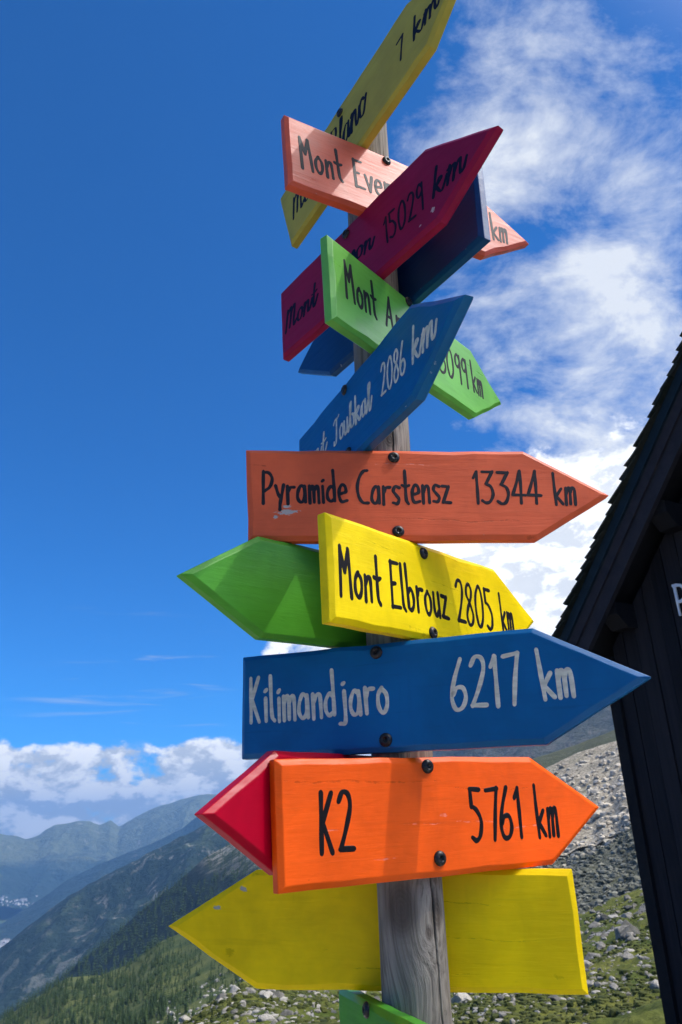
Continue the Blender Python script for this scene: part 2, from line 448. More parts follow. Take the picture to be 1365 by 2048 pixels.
# brush script, drawn upright and slanted later
C_ = {
    'm': (.62, [[(.0, .5), (.06, .55)], [(.07, .58), (.05, .25), (.03, .0)], [(.05, .2), (.16, .52), (.24, .52), (.24, .25), (.22, .0)], [(.24, .2), (.35, .52), (.43, .52), (.43, .2), (.48, .02), (.56, .1), (.64, .42)]]),
    'M': (.62, [[(.02, .95), (.0, .4), (-.02, .0)], [(.02, .7), (.16, 1.0), (.22, .95), (.22, .4), (.20, .1)], [(.22, .6), (.36, .98), (.43, .92), (.42, .3), (.46, .02), (.58, .2)]]),
    'o': (.36, [[(.2, .54), (.06, .42), (.03, .15), (.12, .0), (.25, .1), (.28, .38), (.2, .54)], [(.22, .5), (.30, .40), (.40, .42)]]),
    'n': (.44, [[(.02, .5), (.06, .56), (.05, .25), (.03, .0)], [(.05, .2), (.16, .53), (.25, .5), (.25, .2), (.30, .0), (.38, .1), (.46, .44)]]),
    't': (.34, [[(.14, 1.0), (.11, .5), (.12, .1), (.20, .0), (.34, .38)], [(.0, .62), (.14, .6), (.28, .66)]]),
    'k': (.46, [[(.08, 1.0), (.05, .5), (.03, .0)], [(.06, .2), (.2, .54), (.28, .45), (.10, .27)], [(.12, .27), (.26, .03), (.34, .02), (.46, .40)]]),
    'l': (.24, [[(.0, .3), (.16, .8), (.16, 1.0), (.08, .9), (.06, .2), (.12, .0), (.26, .4)]]),
    'a': (.42, [[(.26, .5), (.14, .54), (.04, .36), (.03, .12), (.12, .0), (.24, .16), (.27, .5)], [(.28, .52), (.27, .2), (.32, .0), (.44, .38)]]),
    'c': (.36, [[(.26, .46), (.18, .55), (.06, .4), (.03, .15), (.12, .0), (.24, .06), (.38, .48)]]),
    'B': (.5, [[(.06, 1.0), (.04, 0)], [(.04, 1.0), (.3, .95), (.3, .65), (.08, .53)], [(.1, .53), (.38, .45), (.34, .05), (.04, .0)]]),
    'V': (.5, [[(.0, 1.0), (.1, .5), (.16, .0)], [(.16, .0), (.3, .6), (.44, 1.0)]]),
    'i': (.2, [[(.06, .52), (.05, .15), (.1, .0), (.2, .4)], [(.08, .72), (.1, .75)]]),
    's': (.32, [[(.02, .1), (.16, .58), (.22, .3), (.18, .02), (.04, .04)], [(.18, .02), (.34, .4)]]),
    'T': (.40, [[(.0, .86), (.1, .98), (.26, .94), (.42, 1.04)], [(.22, .94), (.18, .4), (.12, .03), (-.02, .0), (-.03, .1)]]),
    'u': (.44, [[(.04, .53), (.03, .18), (.1, .0), (.22, .14), (.27, .5)], [(.28, .53), (.27, .2), (.32, .0), (.46, .4)]]),
    'b': (.38, [[(.0, .3), (.14, .85), (.12, 1.0), (.06, .85), (.04, .15), (.12, .0), (.26, .1), (.28, .38), (.2, .48)], [(.22, .46), (.4, .42)]]),
}


def spline(pts, n=7):
    if len(pts) < 3:
        a, b = Vector(pts[0]), Vector(pts[-1])
        return [a.lerp(b, k / 4) for k in range(5)]
    P_ = [Vector(p) for p in pts]
    closed = (P_[0] - P_[-1]).length < 1e-4
    out = []
    L = len(P_)
    for i in range(L - 1):
        p0 = P_[i - 1] if i > 0 else (P_[-2] if closed else P_[0] * 2 - P_[1])
        p3 = P_[i + 2] if i + 2 < L else (P_[1] if closed else P_[-1] * 2 - P_[-2])
        p1, p2 = P_[i], P_[i + 1]
        for k in range(n):
            t = k / n
            out.append(0.5 * ((2 * p1) + (p2 - p0) * t + (2 * p0 - 5 * p1 + 4 * p2 - p3) * t * t + (3 * p1 - p0 - 3 * p2 + p3) * t ** 3))
    out.append(P_[-1])
    return out


def word_mesh(text, i0, i1, P0, P1, P2, style, wbase, rng):
    font = S if style in 'st' else C_
    x, ext, items = 0.0, [], []
    for ch in text:
        gl = font.get(ch) or S[ch]
        ext.append((x, x + gl[0]))
        items.append((x, gl[1]))
        x += gl[0] + (0.105 if style in 'st' else 0.0)
    i1 = min(i1, len(text))
    a, bx = ext[i0][0], ext[i1 - 1][1]
    P0, P1, P2 = Vector(P0), Vector(P1), Vector(P2)
    X, Y = (P1 - P0) / (bx - a), (P2 - P0)
    slant = 0.16 if style in 'ct' else 0.0
    V, F = [], []
    si = 0
    for gx, strokes in items:
        jx, jy = rng.uniform(-.012, .012), rng.uniform(-.02, .02)
        for st in strokes:
            pts2 = spline([(px + rng.uniform(-.006, .006), py + rng.uniform(-.008, .008)) for px, py in st[:-1]] +
                          ([st[-1]] if st[0] != st[-1] else []), 7) if st[0] != st[-1] else spline(st, 7)
            q = [P0 + X * (p.x + gx - a + jx + slant * p.y) + Y * (p.y + jy) for p in pts2]
            n = len(q)
            tang = []
            for k in range(n):
                t_ = q[min(k + 1, n - 1)] - q[max(k - 1, 0)]
                tang.append(t_.normalized() if t_.length > 1e-9 else Vector((1, 0)))
            yd, xd = Y.normalized(), X.normalized()
            ring = []
            ph = rng.uniform(0, 9)
            for k in range(n):
                wv = wbase * (1 + 0.10 * math.sin(ph + k * 0.55))
                if style == 'c':
                    wv *= 0.42 + 0.75 * abs(tang[k].dot(yd)) ** 1.5
                elif style == 't':
                    wv *= 0.84
                ring.append((q[k], tang[k], wv))
            full = []
            for s_ in (math.pi / 2 * 0.999, math.pi / 3, math.pi / 6):
                p, t_, wv = ring[0]
                full.append((p - t_ * (wv / 2 * math.sin(s_)), t_, wv * max(0.06, math.cos(s_))))
            full += ring
            for s_ in (math.pi / 6, math.pi / 3, math.pi / 2 * 0.999):
                p, t_, wv = ring[-1]
                full.append((p + t_ * (wv / 2 * math.sin(s_)), t_, wv * max(0.06, math.cos(s_))))
            z = 0.00045 + 0.00004 * (si % 9)
            b0 = len(V)
            for p, t_, wv in full:
                nn = Vector((-t_.y, t_.x))
                for off, zz in ((0.5, -0.0004), (0.36, z), (-0.36, z), (-0.5, -0.0004)):
                    c = p + nn * (off * wv)
                    V.append((c.x, c.y, zz))
            for k in range(len(full) - 1):
                for j in range(3):
                    o = b0 + k * 4 + j
                    F.append((o, o + 1, o + 5, o + 4))
            si += 1
    return V, F


def inset_poly(pts, c):
    n = len(pts)
    out = []
    for i in range(n):
        p0, p1, p2 = Vector(pts[i - 1]), Vector(pts[i]), Vector(pts[(i + 1) % n])
        d1, d2 = (p1 - p0).normalized(), (p2 - p1).normalized()
        n1, n2 = Vector((-d1.y, d1.x)), Vector((-d2.y, d2.x))
        bis = (n1 + n2)
        k = c * 2 / bis.length_squared
        out.append(p1 + bis * k)
    return out


TH = 0.0246


def board_mesh(pts, rng):
    area = sum(pts[i][0] * pts[(i + 1) % 5][1] - pts[(i + 1) % 5][0] * pts[i][1] for i in range(5))
    if area < 0:
        pts = pts[::-1]
    c = 0.0085
    # split long edges so that the hand-sanded bevel wanders a little
    base, inn = [], []
    ins = inset_poly(pts, c)
    ins0 = inset_poly(pts, c + 0.004)
    ins4 = inset_poly(pts, 0.003)
    loops = [[], [], [], [], []]
    for i in range(5):
        nseg = max(2, int((Vector(pts[(i + 1) % 5]) - Vector(pts[i])).length / 0.045))
        for k in range(nseg):
            t = k / nseg
            j = (i + 1) % 5
            mid = 1.0 if k else 0.0
            a = Vector(pts[i]).lerp(Vector(pts[j]), t)
            wob = Vector((rng.uniform(-1, 1), rng.uniform(-1, 1))) * 0.0011 * (mid if mid else 0.0)
            if rng.random() < 0.13:      # knocks along the edge
                wob = (ins0[i].lerp(ins0[j], t) - a).normalized() * rng.uniform(.0012, .0028)
            loops[0].append((*(ins0[i].lerp(ins0[j], t)), 0.0))
            loops[1].append((*(ins[i].lerp(ins[j], t) + wob * 1.3), 0.0))
            loops[2].append((*(a + wob * 0.6), -0.0062 + rng.uniform(-.0005, .0005)))
            loops[3].append((*(a + wob * 0.6), -(TH - 0.003)))
            loops[4].append((*(ins4[i].lerp(ins4[j], t)), -TH))
    n = len(loops[0])
    V, A = [], []
    for li, lp in enumerate(loops):
        V += lp
        A += [(0.0, 1.0, 1.0, 0.7, 0.3)[li]] * n
    F = [tuple(range(n))]
    for li in range(4):
        for k in range(n):
            k2 = (k + 1) % n
            F.append((li * n + k, li * n + n + k, li * n + n + k2, li * n + k2))
    F.append(tuple(4 * n + k for k in reversed(range(n))))
    return V, F, A


def screw_mesh():
    V, F = [], []
    prof = [(0.0112, 0.0), (0.0112, 0.0012), (0.0106, 0.0028), (0.0088, 0.0047), (0.0064, 0.0058)]
    ns = 24
    for r_, z in prof:
        for k in range(ns):
            t = 2 * math.pi * k / ns
            V.append((r_ * math.cos(t), r_ * math.sin(t), z))
    for i in range(len(prof) - 1):
        for k in range(ns):
            k2 = (k + 1) % ns
            F.append((i * ns + k, i * ns + k2, (i + 1) * ns + k2, (i + 1) * ns + k))
    b0 = len(V)
    for z, sc in ((0.0060, 1.0), (0.0025, 0.92)):      # six-lobed drive recess
        for k in range(ns):
            t = 2 * math.pi * k / ns
            r_ = 0.0043 * sc * (1 + 0.16 * math.cos(6 * t))
            V.append((r_ * math.cos(t), r_ * math.sin(t), z))
    p0 = (len(prof) - 1) * ns
    for k in range(ns):
        k2 = (k + 1) % ns
        F.append((p0 + k, p0 + k2, b0 + k2, b0 + k))
        F.append((b0 + k, b0 + k2, b0 + ns + k2, b0 + ns + k))
    F.append(tuple(b0 + ns + k for k in range(ns)))
    me = bpy.data.meshes.new('screw')
    me.from_pydata(V, [], F)
    me.materials.append(SCREW)
    me.polygons.foreach_set('use_smooth', [True] * len(me.polygons))
    me.update()
    return me


SCREW_ME = screw_mesh()

BOARDS = {
    'blanc': {'O': [0.0363, 1.2931, 3.1182], 'yaw': -0.9161, 'tilt': 0.2438, 'front': 1, 'pts': [[-0.2622, 0.1028], [0.2848, 0.1009], [0.4405, 0.0], [0.2847, -0.1008], [-0.2597, -0.1016]], 'words': [['Mont', 0, 1, -0.2222, -0.0354, -0.1732, -0.0381, -0.2188, 0.0305, 'c'], ['Blanc', 2, 5, -0.0011, -0.0359, 0.0908, -0.0315, 0.0128, 0.0575, 'c'], ['7', 0, 99, 0.2012, -0.034, 0.2234, -0.0334, 0.214, 0.0269, 't'], ['km', 0, 99, 0.2586, -0.0339, 0.3444, -0.0393, 0.2659, 0.0255, 'c']], 'screws': [[0.0186, 0.0743]]},
    'everest': {'O': [0.1352, 1.2745, 2.9341], 'yaw': 0.5266, 'tilt': 0.0423, 'front': 1, 'pts': [[-0.2517, 0.097], [0.2667, 0.098], [0.4301, -0.0014], [0.2677, -0.0977], [-0.252, -0.0986]], 'words': [['Mont', 0, 99, -0.2178, -0.0434, -0.1198, -0.04, -0.2204, 0.0424, 's'], ['Everest', 0, 3, -0.0865, -0.0362, -0.0152, -0.0367, -0.0882, 0.0426, 's'], ['km', 0, 99, 0.2953, -0.0399, 0.3476, -0.0344, 0.3041, 0.0429, 's']], 'screws': [[0.005, 0.0777]]},
    'vinson': {'O': [0.0364, 1.2922, 2.7382], 'yaw': -0.8602, 'tilt': 0.0602, 'front': 1, 'pts': [[-0.2511, 0.0982], [0.2511, 0.1058], [0.4162, -0.0003], [0.2549, -0.0987], [-0.2552, -0.0983]], 'words': [['Mont', 0, 99, -0.2305, -0.0364, -0.1121, -0.0337, -0.2307, 0.0217, 'c'], ['Vinson', 4, 6, 0.0259, -0.0138, 0.0803, -0.0226, 0.0252, 0.0388, 'c'], ['15029', 0, 99, 0.1115, -0.0416, 0.2264, -0.0407, 0.1106, 0.0251, 't'], ['km', 0, 99, 0.2514, -0.034, 0.3343, -0.0391, 0.255, 0.0311, 'c']], 'screws': [[0.0045, 0.0783]]},
    'blueback': {'O': [0.1392, 1.3712, 2.7542], 'yaw': -0.9934, 'tilt': -0.0262, 'front': 0, 'pts': [[0.2885, 0.1035], [-0.2801, 0.1035], [-0.4544, 0.0006], [-0.2831, -0.1001], [0.2875, -0.1014]], 'words': [], 'screws': []},
    'ararat': {'O': [0.1539, 1.2955, 2.5502], 'yaw': 0.8956, 'tilt': 0.0247, 'front': 1, 'pts': [[-0.247, 0.0973], [0.2786, 0.0972], [0.4163, 0.0018], [0.2634, -0.0957], [-0.2458, -0.0964]], 'words': [['Mont', 0, 99, -0.2029, -0.0285, -0.1091, -0.0273, -0.2035, 0.0571, 's'], ['Ararat', 0, 1, -0.0779, -0.022, -0.0476, -0.0213, -0.073, 0.0518, 's'], ['3099', 1, 4, 0.1513, -0.0377, 0.2419, -0.0288, 0.1552, 0.0385, 's'], ['km', 0, 99, 0.261, -0.0284, 0.3095, -0.0265, 0.2658, 0.0546, 's']], 'screws': [[0.0144, 0.0843]]},
    'toubkal': {'O': [0.0217, 1.3137, 2.3588], 'yaw': -1.1523, 'tilt': -0.0395, 'front': 1, 'pts': [[-0.2921, 0.0934], [0.2683, 0.092], [0.429, 0.0012], [0.2618, -0.0926], [-0.2924, -0.0937]], 'words': [['Mont', 0, 99, -0.2873, -0.0165, -0.1118, -0.0206, -0.3008, 0.0341, 'c'], ['Toubkal', 0, 99, -0.0707, -0.0249, 0.1091, -0.0296, -0.0845, 0.0326, 'c'], ['2086', 0, 99, 0.1493, -0.0286, 0.2443, -0.0288, 0.1449, 0.033, 't'], ['km', 0, 99, 0.2674, -0.0274, 0.3491, -0.0244, 0.2608, 0.0364, 'c']], 'screws': [[-0.0128, 0.0735]]},
    'pyramide': {'O': [0.1008, 1.2697, 2.1717], 'yaw': 0.1266, 'tilt': 0.011, 'front': 1, 'pts': [[-0.2737, 0.0903], [0.2624, 0.0932], [0.4214, -0.0005], [0.2625, -0.092], [-0.2698, -0.0912]], 'words': [['Pyramide', 0, 99, -0.2428, -0.0215, -0.0884, -0.0176, -0.2423, 0.0427, 's'], ['Carstensz', 0, 99, -0.071, -0.0214, 0.1041, -0.019, -0.0672, 0.0457, 's'], ['13344', 0, 99, 0.1468, -0.0198, 0.2795, -0.0196, 0.1548, 0.0469, 's'], ['km', 0, 99, 0.3041, -0.0223, 0.3487, -0.0222, 0.312, 0.0429, 's']], 'screws': [[0.004, 0.0746], [0.0008, -0.076]]},
    'greenback': {'O': [0.0542, 1.3861, 1.9954], 'yaw': 0.7435, 'tilt': 0.0405, 'front': 0, 'pts': [[0.3321, 0.0892], [-0.2618, 0.0898], [-0.4127, -0.0005], [-0.2622, -0.0886], [0.3321, -0.0892]], 'words': [], 'screws': []},
    'elbrouz': {'O': [0.1477, 1.2964, 1.9903], 'yaw': 0.8482, 'tilt': 0.0352, 'front': 1, 'pts': [[-0.2538, 0.0896], [0.258, 0.0899], [0.4041, -0.0018], [0.2579, -0.0897], [-0.2564, -0.0906]], 'words': [['Mont', 0, 99, -0.2333, -0.0444, -0.1341, -0.0439, -0.2296, 0.0362, 's'], ['Elbrouz', 0, 99, -0.1042, -0.0459, 0.0611, -0.0423, -0.1009, 0.035, 's'], ['2805', 0, 99, 0.0907, -0.0457, 0.2189, -0.0427, 0.0978, 0.0364, 's'], ['km', 0, 99, 0.249, -0.0426, 0.2971, -0.0418, 0.2557, 0.0348, 's']], 'screws': [[0.0018, 0.0705], [0.0051, -0.0763]]},
    'kili': {'O': [0.0597, 1.277, 1.8047], 'yaw': -0.3816, 'tilt': -0.0261, 'front': 1, 'pts': [[-0.2771, 0.0907], [0.2542, 0.0898], [0.4179, -0.0007], [0.2547, -0.0898], [-0.2716, -0.0898]], 'words': [['Kilimandjaro', 0, 99, -0.2534, -0.0291, 0.009, -0.0273, -0.2563, 0.0485, 's'], ['6217', 0, 99, 0.1135, -0.0293, 0.2225, -0.0271, 0.1191, 0.0503, 's'], ['km', 0, 99, 0.2566, -0.0243, 0.3059, -0.0223, 0.2568, 0.0527, 's']], 'screws': [[-0.0115, 0.074], [0.0003, -0.0709]]},
    'redback': {'O': [0.0451, 1.3812, 1.6344], 'yaw': 0.9297, 'tilt': 0.0186, 'front': 0, 'pts': [[0.3367, 0.0846], [-0.2566, 0.0851], [-0.4011, 0.0], [-0.2557, -0.0846], [0.3367, -0.0846]], 'words': [], 'screws': []},
    'k2': {'O': [0.1271, 1.2838, 1.6169], 'yaw': 0.5431, 'tilt': 0.0202, 'front': 1, 'pts': [[-0.2754, 0.0892], [0.2276, 0.0878], [0.3832, -0.0023], [0.2462, -0.0881], [-0.2718, -0.0883]], 'words': [['K2', 0, 99, -0.2056, -0.0399, -0.1508, -0.0405, -0.2026, 0.0404, 's'], ['5761', 0, 99, 0.0705, -0.0408, 0.1819, -0.041, 0.0795, 0.0379, 's'], ['km', 0, 99, 0.2152, -0.0434, 0.2653, -0.043, 0.2232, 0.0384, 's']], 'screws': [[-0.0033, 0.0737], [0.0043, -0.0623]]},
    'yellowback': {'O': [0.0945, 1.4029, 1.4469], 'yaw': -0.1632, 'tilt': -0.0228, 'front': 0, 'pts': [[0.2616, 0.0881], [-0.2742, 0.0893], [-0.4308, 0.0016], [-0.2688, -0.0901], [0.2627, -0.0885]], 'words': [], 'screws': []},
    'greenlow': {'O': [0.0104, 1.3309, 1.26], 'yaw': -1.2909, 'tilt': 0.0352, 'front': 1, 'pts': [[-0.176, 0.1001], [0.4131, 0.1], [0.5731, 0.0], [0.4131, -0.1], [-0.1769, -0.1]], 'words': [], 'screws': [[-0.0011, 0.0904]]},
}
LOOK = {   # paint, lettering paint, stroke width in metres, label
    'blanc': ('ochre', 'navy', 0.0084, 'yellow arrow board at the very top with script lettering ending in 7 km'),
    'everest': ('coral', 'slate', 0.0088, 'coral pink arrow board near the top reading Mont Eve, half covered by the crimson board'),
    'vinson': ('crimson', 'navy', 0.0080, 'dark crimson arrow board with script lettering and 15029 km'),
    'blueback': ('navy', None, 0, 'plain dark blue board back behind the crimson board'),
    'ararat': ('lime', 'slate', 0.0085, 'light green arrow board reading Mont A, crossed by the upper blue board'),
    'toubkal': ('blue', 'cream', 0.0075, 'blue arrow board with cream script lettering and 2086 km'),
    'pyramide': ('brick', 'slate', 0.0072, 'brick orange arrow board reading Pyramide Carstensz 13344 km'),
    'greenback': ('green', None, 0, 'plain mid green board back pointing left beside the yellow board'),
    'elbrouz': ('yellow', 'black', 0.0090, 'bright yellow arrow board reading Mont Elbrouz 2805 km'),
    'kili': ('blue', 'cream', 0.0078, 'large blue arrow board reading Kilimandjaro 6217 km'),
    'redback': ('red', None, 0, 'plain red board back whose tip shows left of the orange board'),
    'k2': ('orange', 'black', 0.0088, 'bright orange arrow board reading K2 5761 km'),
    'yellowback': ('lemon', None, 0, 'plain yellow board back pointing left at the bottom of the post'),
    'greenlow': ('green', None, 0, 'green board at the bottom edge seen almost edge on'),
}

signpost = empty('signpost', (0.0758, 1.3604, 0.0),
                 label='weathered round wooden signpost stacked with fourteen bright painted arrow boards giving mountain names and distances',
                 cat='signpost')
for nm, bd in BOARDS.items():
    rng = random.Random(nm)
    pm, im, wst, lab = LOOK[nm]
    V, F, A = board_mesh(bd['pts'], rng)
    o = mesh_obj('arrow_board', V, F, P[pm], signpost, label=lab)
    at = o.data.attributes.new('edge', 'FLOAT', 'POINT')
    at.data.foreach_set('value', A)
    bv = o.modifiers.new('soft_edges', 'BEVEL')
    bv.width = 0.0012
    bv.segments = 2
    bv.limit_method = 'ANGLE'
    bv.angle_limit = R(24)
    ya, ti = bd['yaw'], bd['tilt']
    nv = Vector((math.sin(ya), -math.cos(ya), 0))
    u0 = Vector((math.cos(ya), math.sin(ya), 0))
    zz = Vector((0, 0, 1))
    u = u0 * math.cos(ti) + zz * math.sin(ti)
    v = -u0 * math.sin(ti) + zz * math.cos(ti)
    o.rotation_euler = Matrix((u, v, nv)).transposed().to_euler()
    o.location = Vector(bd['O']) - signpost.location
    for (t, i0, i1, a0, a1, b0, b1, c0, c1, st) in bd['words']:
        V, F = word_mesh(t, i0, i1, (a0, a1), (b0, b1), (c0, c1), st, wst, rng)
        mesh_obj('lettering', V, F, INK[im], o)
    for sx, sy in bd['screws'] + ([[0.0, -0.074]] if len(bd['screws']) == 1 else []):
        s_ = link(bpy.data.objects.new('screw', SCREW_ME), o)
        s_.location = (sx, sy, 0.0)
        s_.rotation_euler = (rng.uniform(-.05, .05), rng.uniform(-.05, .05), rng.uniform(0, 3))

# ------------------------------------------------------------------ the post
PR = 0.0526
PTOP = 3.24


def axis(z):
    return 0.0870 + 0.00698 * (z - EYE), 1.35 - 0.00651 * (z - EYE)


mt, g, b = bsdf_mat('weathered_post_wood')
p = g.coord('Object')
px_, py_, pz_ = g.sep(p)
KN = []
for z, ph in ((1.487, -21), (1.478, 45), (1.452, 25), (2.30, 10), (1.30, 20)):
    ax_, ay_ = axis(z)
    KN.append(((ax_ + PR * math.sin(R(ph)) - 0.0758, ay_ - PR * math.cos(R(ph)) - 1.3604, z), (0.023, 0.014, 0.006, 0.012, 0.014)[len(KN)]))
warp = None
kmask = None
krings = None
for kc, kr in KN:
    q = g.v('MULTIPLY', g.v('SUBTRACT', p, kc), (1.0, 1.0, 0.62))
    ln = g.v('LENGTH', q)
    mk = g.step(ln, kr * 1.5, kr * 0.5)
    wq = g.m('MULTIPLY', g.step(ln, kr * 4.5, kr * 0.8), kr * 1.1)
    warp = wq if warp is None else g.m('ADD', warp, wq)
    kmask = mk if kmask is None else g.m('MAXIMUM', kmask, mk)
    rr = g.m('MULTIPLY', mk, g.m('ABSOLUTE', g.m('SINE', g.m('MULTIPLY', ln, 700.0))))
    krings = rr if krings is None else g.m('MAXIMUM', krings, rr)
pw = g.v('ADD', p, g.comb(warp, g.m('MULTIPLY', warp, -0.6), 0.0))
g1 = g.noise(g.v('MULTIPLY', pw, (150.0, 150.0, 3.0)), 1.0, 5.0, 0.6, 0.35)
g2 = g.noise(g.v('MULTIPLY', pw, (420.0, 420.0, 9.0)), 1.0, 3.0, 0.6, 0.2)
g3 = g.noise(g.v('MULTIPLY', p, (18.0, 18.0, 5.0)), 1.0, 4.0, 0.6, 0.3)
chk = g.noise(g.v('MULTIPLY', p, (60.0, 60.0, 210.0)), 1.0, 3.0, 0.6, 0.8)
c = g.mix(g.step(g3, 0.3, 0.7), (0.175, 0.153, 0.126), (0.300, 0.260, 0.212))
c = g.mix(g.m('MULTIPLY', g.step(g1, 0.42, 0.66), 0.62), c, (0.062, 0.051, 0.041))
c = g.mix(g.m('MULTIPLY', g.step(g2, 0.5, 0.8), 0.35), c, (0.10, 0.088, 0.078))
c = g.mix(g.m('MULTIPLY', g.step(chk, 0.60, 0.72), 0.30), c, (0.13, 0.115, 0.10))
c = g.mix(g.m('MULTIPLY', kmask, 0.70), c, (0.060, 0.044, 0.033))
c = g.mix(g.m('MULTIPLY', krings, 0.22), c, (0.055, 0.042, 0.034))
crk = g.n('ShaderNodeAttribute', attribute_name='crack').outputs['Fac']
c = g.mix(crk, c, (0.018, 0.015, 0.013))
b.inputs['Specular IOR Level'].default_value = 0.15
g.put(b.inputs['Base Color'], c)
b.inputs['Roughness'].default_value = 0.82
hh = g.m('SUBTRACT', g.m('ADD', g.m('MULTIPLY', g1, -1.0), g.m('MULTIPLY', g2, -0.4)), g.m('MULTIPLY', krings, 0.25))
g.put(b.inputs['Normal'], g.bump(hh, 0.7, 0.003))
WOOD = mt

NA, NZ = 260, 420
zs = np.linspace(-0.25, PTOP, NZ)
phs = np.linspace(0, 2 * np.pi, NA, endpoint=False)
ZZ, PH = np.meshgrid(zs, phs, indexing='ij')
rad = PR * (1 + 0.012 * (fbm(ZZ * 1.7, np.cos(PH) * 0.8 + 5, 3) - 0.5) + 0.02 * (fbm(np.cos(PH) * 2 + 9, np.sin(PH) * 2, 4) - 0.5))
crack = np.zeros_like(rad)
for (z0, z1, pa, pb, wd_, dp) in ((0.6, 1.60, 52, 33, 0.0017, 0.008), (1.50, 1.64, -8, -14, 0.0007, 0.003), (2.15, 2.42, 22, 16, 0.0012, 0.005),
                                  (2.55, 2.75, -30, -24, 0.0010, 0.004), (1.9, 2.05, -12, -8, 0.0008, 0.003), (2.85, 3.1, 40, 47, 0.0011, 0.005)):
    cen = np.radians(pa + (pb - pa) * np.clip((ZZ - z0) / (z1 - z0), 0, 1)) + 0.10 * (vnoise(ZZ * 9, ZZ * 0 + pa, 5) - 0.5) + 0.04 * (vnoise(ZZ * 40, ZZ * 0 + pa, 6) - 0.5)
    dist = np.abs((PH - cen + np.pi) % (2 * np.pi) - np.pi) * PR
    fade = np.clip((ZZ - z0) / 0.08, 0, 1) * np.clip((z1 - ZZ) / 0.08, 0, 1)
    k = np.clip(1 - dist / (wd_ * (0.6 + 0.8 * vnoise(ZZ * 14, ZZ * 0, 8))), 0, 1) * fade
    crack = np.maximum(crack, np.minimum(1, k * 1.8))
    rad = rad - dp * np.minimum(1, k * 1.3)
for i in range(1, 4):                      # eased top edge
    rad[-i] = rad[-i] * (1 - 0.02 * (4 - i))
axx, axy = 0.0870 + 0.00698 * (ZZ - EYE), 1.35 - 0.00651 * (ZZ - EYE)
Vp = np.stack([axx + rad * np.sin(PH) - 0.0758, axy - rad * np.cos(PH) - 1.3604, ZZ], -1).reshape(-1, 3)
ii, jj = np.meshgrid(np.arange(NZ - 1), np.arange(NA), indexing='ij')
j2 = (jj + 1) % NA
Fp = np.stack([ii * NA + jj, ii * NA + j2, (ii + 1) * NA + j2, (ii + 1) * NA + jj], -1).reshape(-1, 4)
post = np_mesh('post', Vp, Fp, WOOD, signpost)
bm = bmesh.new()
bm.from_mesh(post.data)
bm.verts.ensure_lookup_table()
bm.faces.new([bm.verts[(NZ - 1) * NA + k] for k in range(NA)])
bm.to_mesh(post.data)
bm.free()
at = post.data.attributes.new('crack', 'FLOAT', 'POINT')
at.data.foreach_set('value', crack.ravel())

# ------------------------------------------------------------------ terrain
def interp(tab, az):
    xs = [t[0] for t in tab]
    return np.interp(az, xs, [t[1] for t in tab])


def layer(name, mat, top, az0, az1, el_bot, r_bot, r_top, na, nr, amp, freq, seed, back_slope=0.5, back_len=0.5,
          ridged=False, kind='structure', power=1.0, smooth=True, rough_=0.0):
    """Hillside seen from the viewpoint: skyline `top` (azimuth, elevation in degrees) at distance r_top(az),
    falling towards the viewer to el_bot at r_bot, and dropping away behind the crest."""
    az = np.linspace(az0, az1, na)
    et = interp(top, az)
    rt = interp(r_top, az) if isinstance(r_top, list) else np.full(na, float(r_top))
    rb = interp(r_bot, az) if isinstance(r_bot, list) else np.full(na, float(r_bot))
    eb = interp(el_bot, az) if isinstance(el_bot, list) else np.full(na, float(el_bot))
    t = np.linspace(0, 1, nr)
    T, _ = np.meshgrid(t, az, indexing='ij')
    RR = rb * (rt / rb) ** (T ** power)
    zb, zt = rb * np.tan(np.radians(eb)), rt * np.tan(np.radians(et))
    EL = eb + (et - eb) * T
    Z = RR * np.tan(np.radians(EL))
    nb = 14
    tb = np.linspace(0, 1, nb)[1:]
    RB = rt[None, :] * (1 + back_len * tb[:, None])
    ZB = zt[None, :] - (RB - rt[None, :]) * back_slope
    RR = np.concatenate([RR, RB], 0)
    Z = np.concatenate([Z, ZB], 0)
    A = np.radians(np.broadcast_to(az, RR.shape))
    X, Y = RR * np.sin(A), RR * np.cos(A)
    f = fbm(X * freq, Y * freq, seed, 6, ridged, 0.52) - 0.5
    tt = np.concatenate([T, np.ones((nb - 1, na)) * 1.0], 0)
    damp = 0.35 + 0.65 * np.clip((1 - tt) * 6, 0, 1)
    Z = Z + f * amp * 2 * damp * (RR / rt[None, :]) ** 0.5
    if rough_:
        Z = Z + (fbm(X * 0.42, Y * 0.42, seed + 9, 4, True, 0.55) - 0.5) * rough_
    V = np.stack([X, Y, Z + EYE], -1).reshape(-1, 3)
    nrow = RR.shape[0]
    ii, jj = np.meshgrid(np.arange(nrow - 1), np.arange(na - 1), indexing='ij')
    F = np.stack([ii * na + jj, ii * na + jj + 1, (ii + 1) * na + jj + 1, (ii + 1) * na + jj], -1).reshape(-1, 4)
    F = F[:, ::-1]
    o = np_mesh(name, V, F, mat, smooth=smooth, kind=kind)
    grid = dict(az=az, R=RR, X=X, Y=Y, Z=Z + EYE, nr=nr)
    return o, grid


def ground_at(grid, u, v):
    """Bilinear sample of a layer: u in 0..1 across azimuth, v in 0..1 from front to crest."""
    na, nr = len(grid['az']), grid['nr']
    a, b = u * (na - 1.001), v * (nr - 1.001)
    i, j = int(b), int(a)
    fi, fj = b - i, a - j
    out = []
    for K in ('X', 'Y', 'Z'):
        G = grid[K]
        out.append((G[i, j] * (1 - fj) + G[i, j + 1] * fj) * (1 - fi) + (G[i + 1, j] * (1 - fj) + G[i + 1, j + 1] * fj) * fi)
    return out


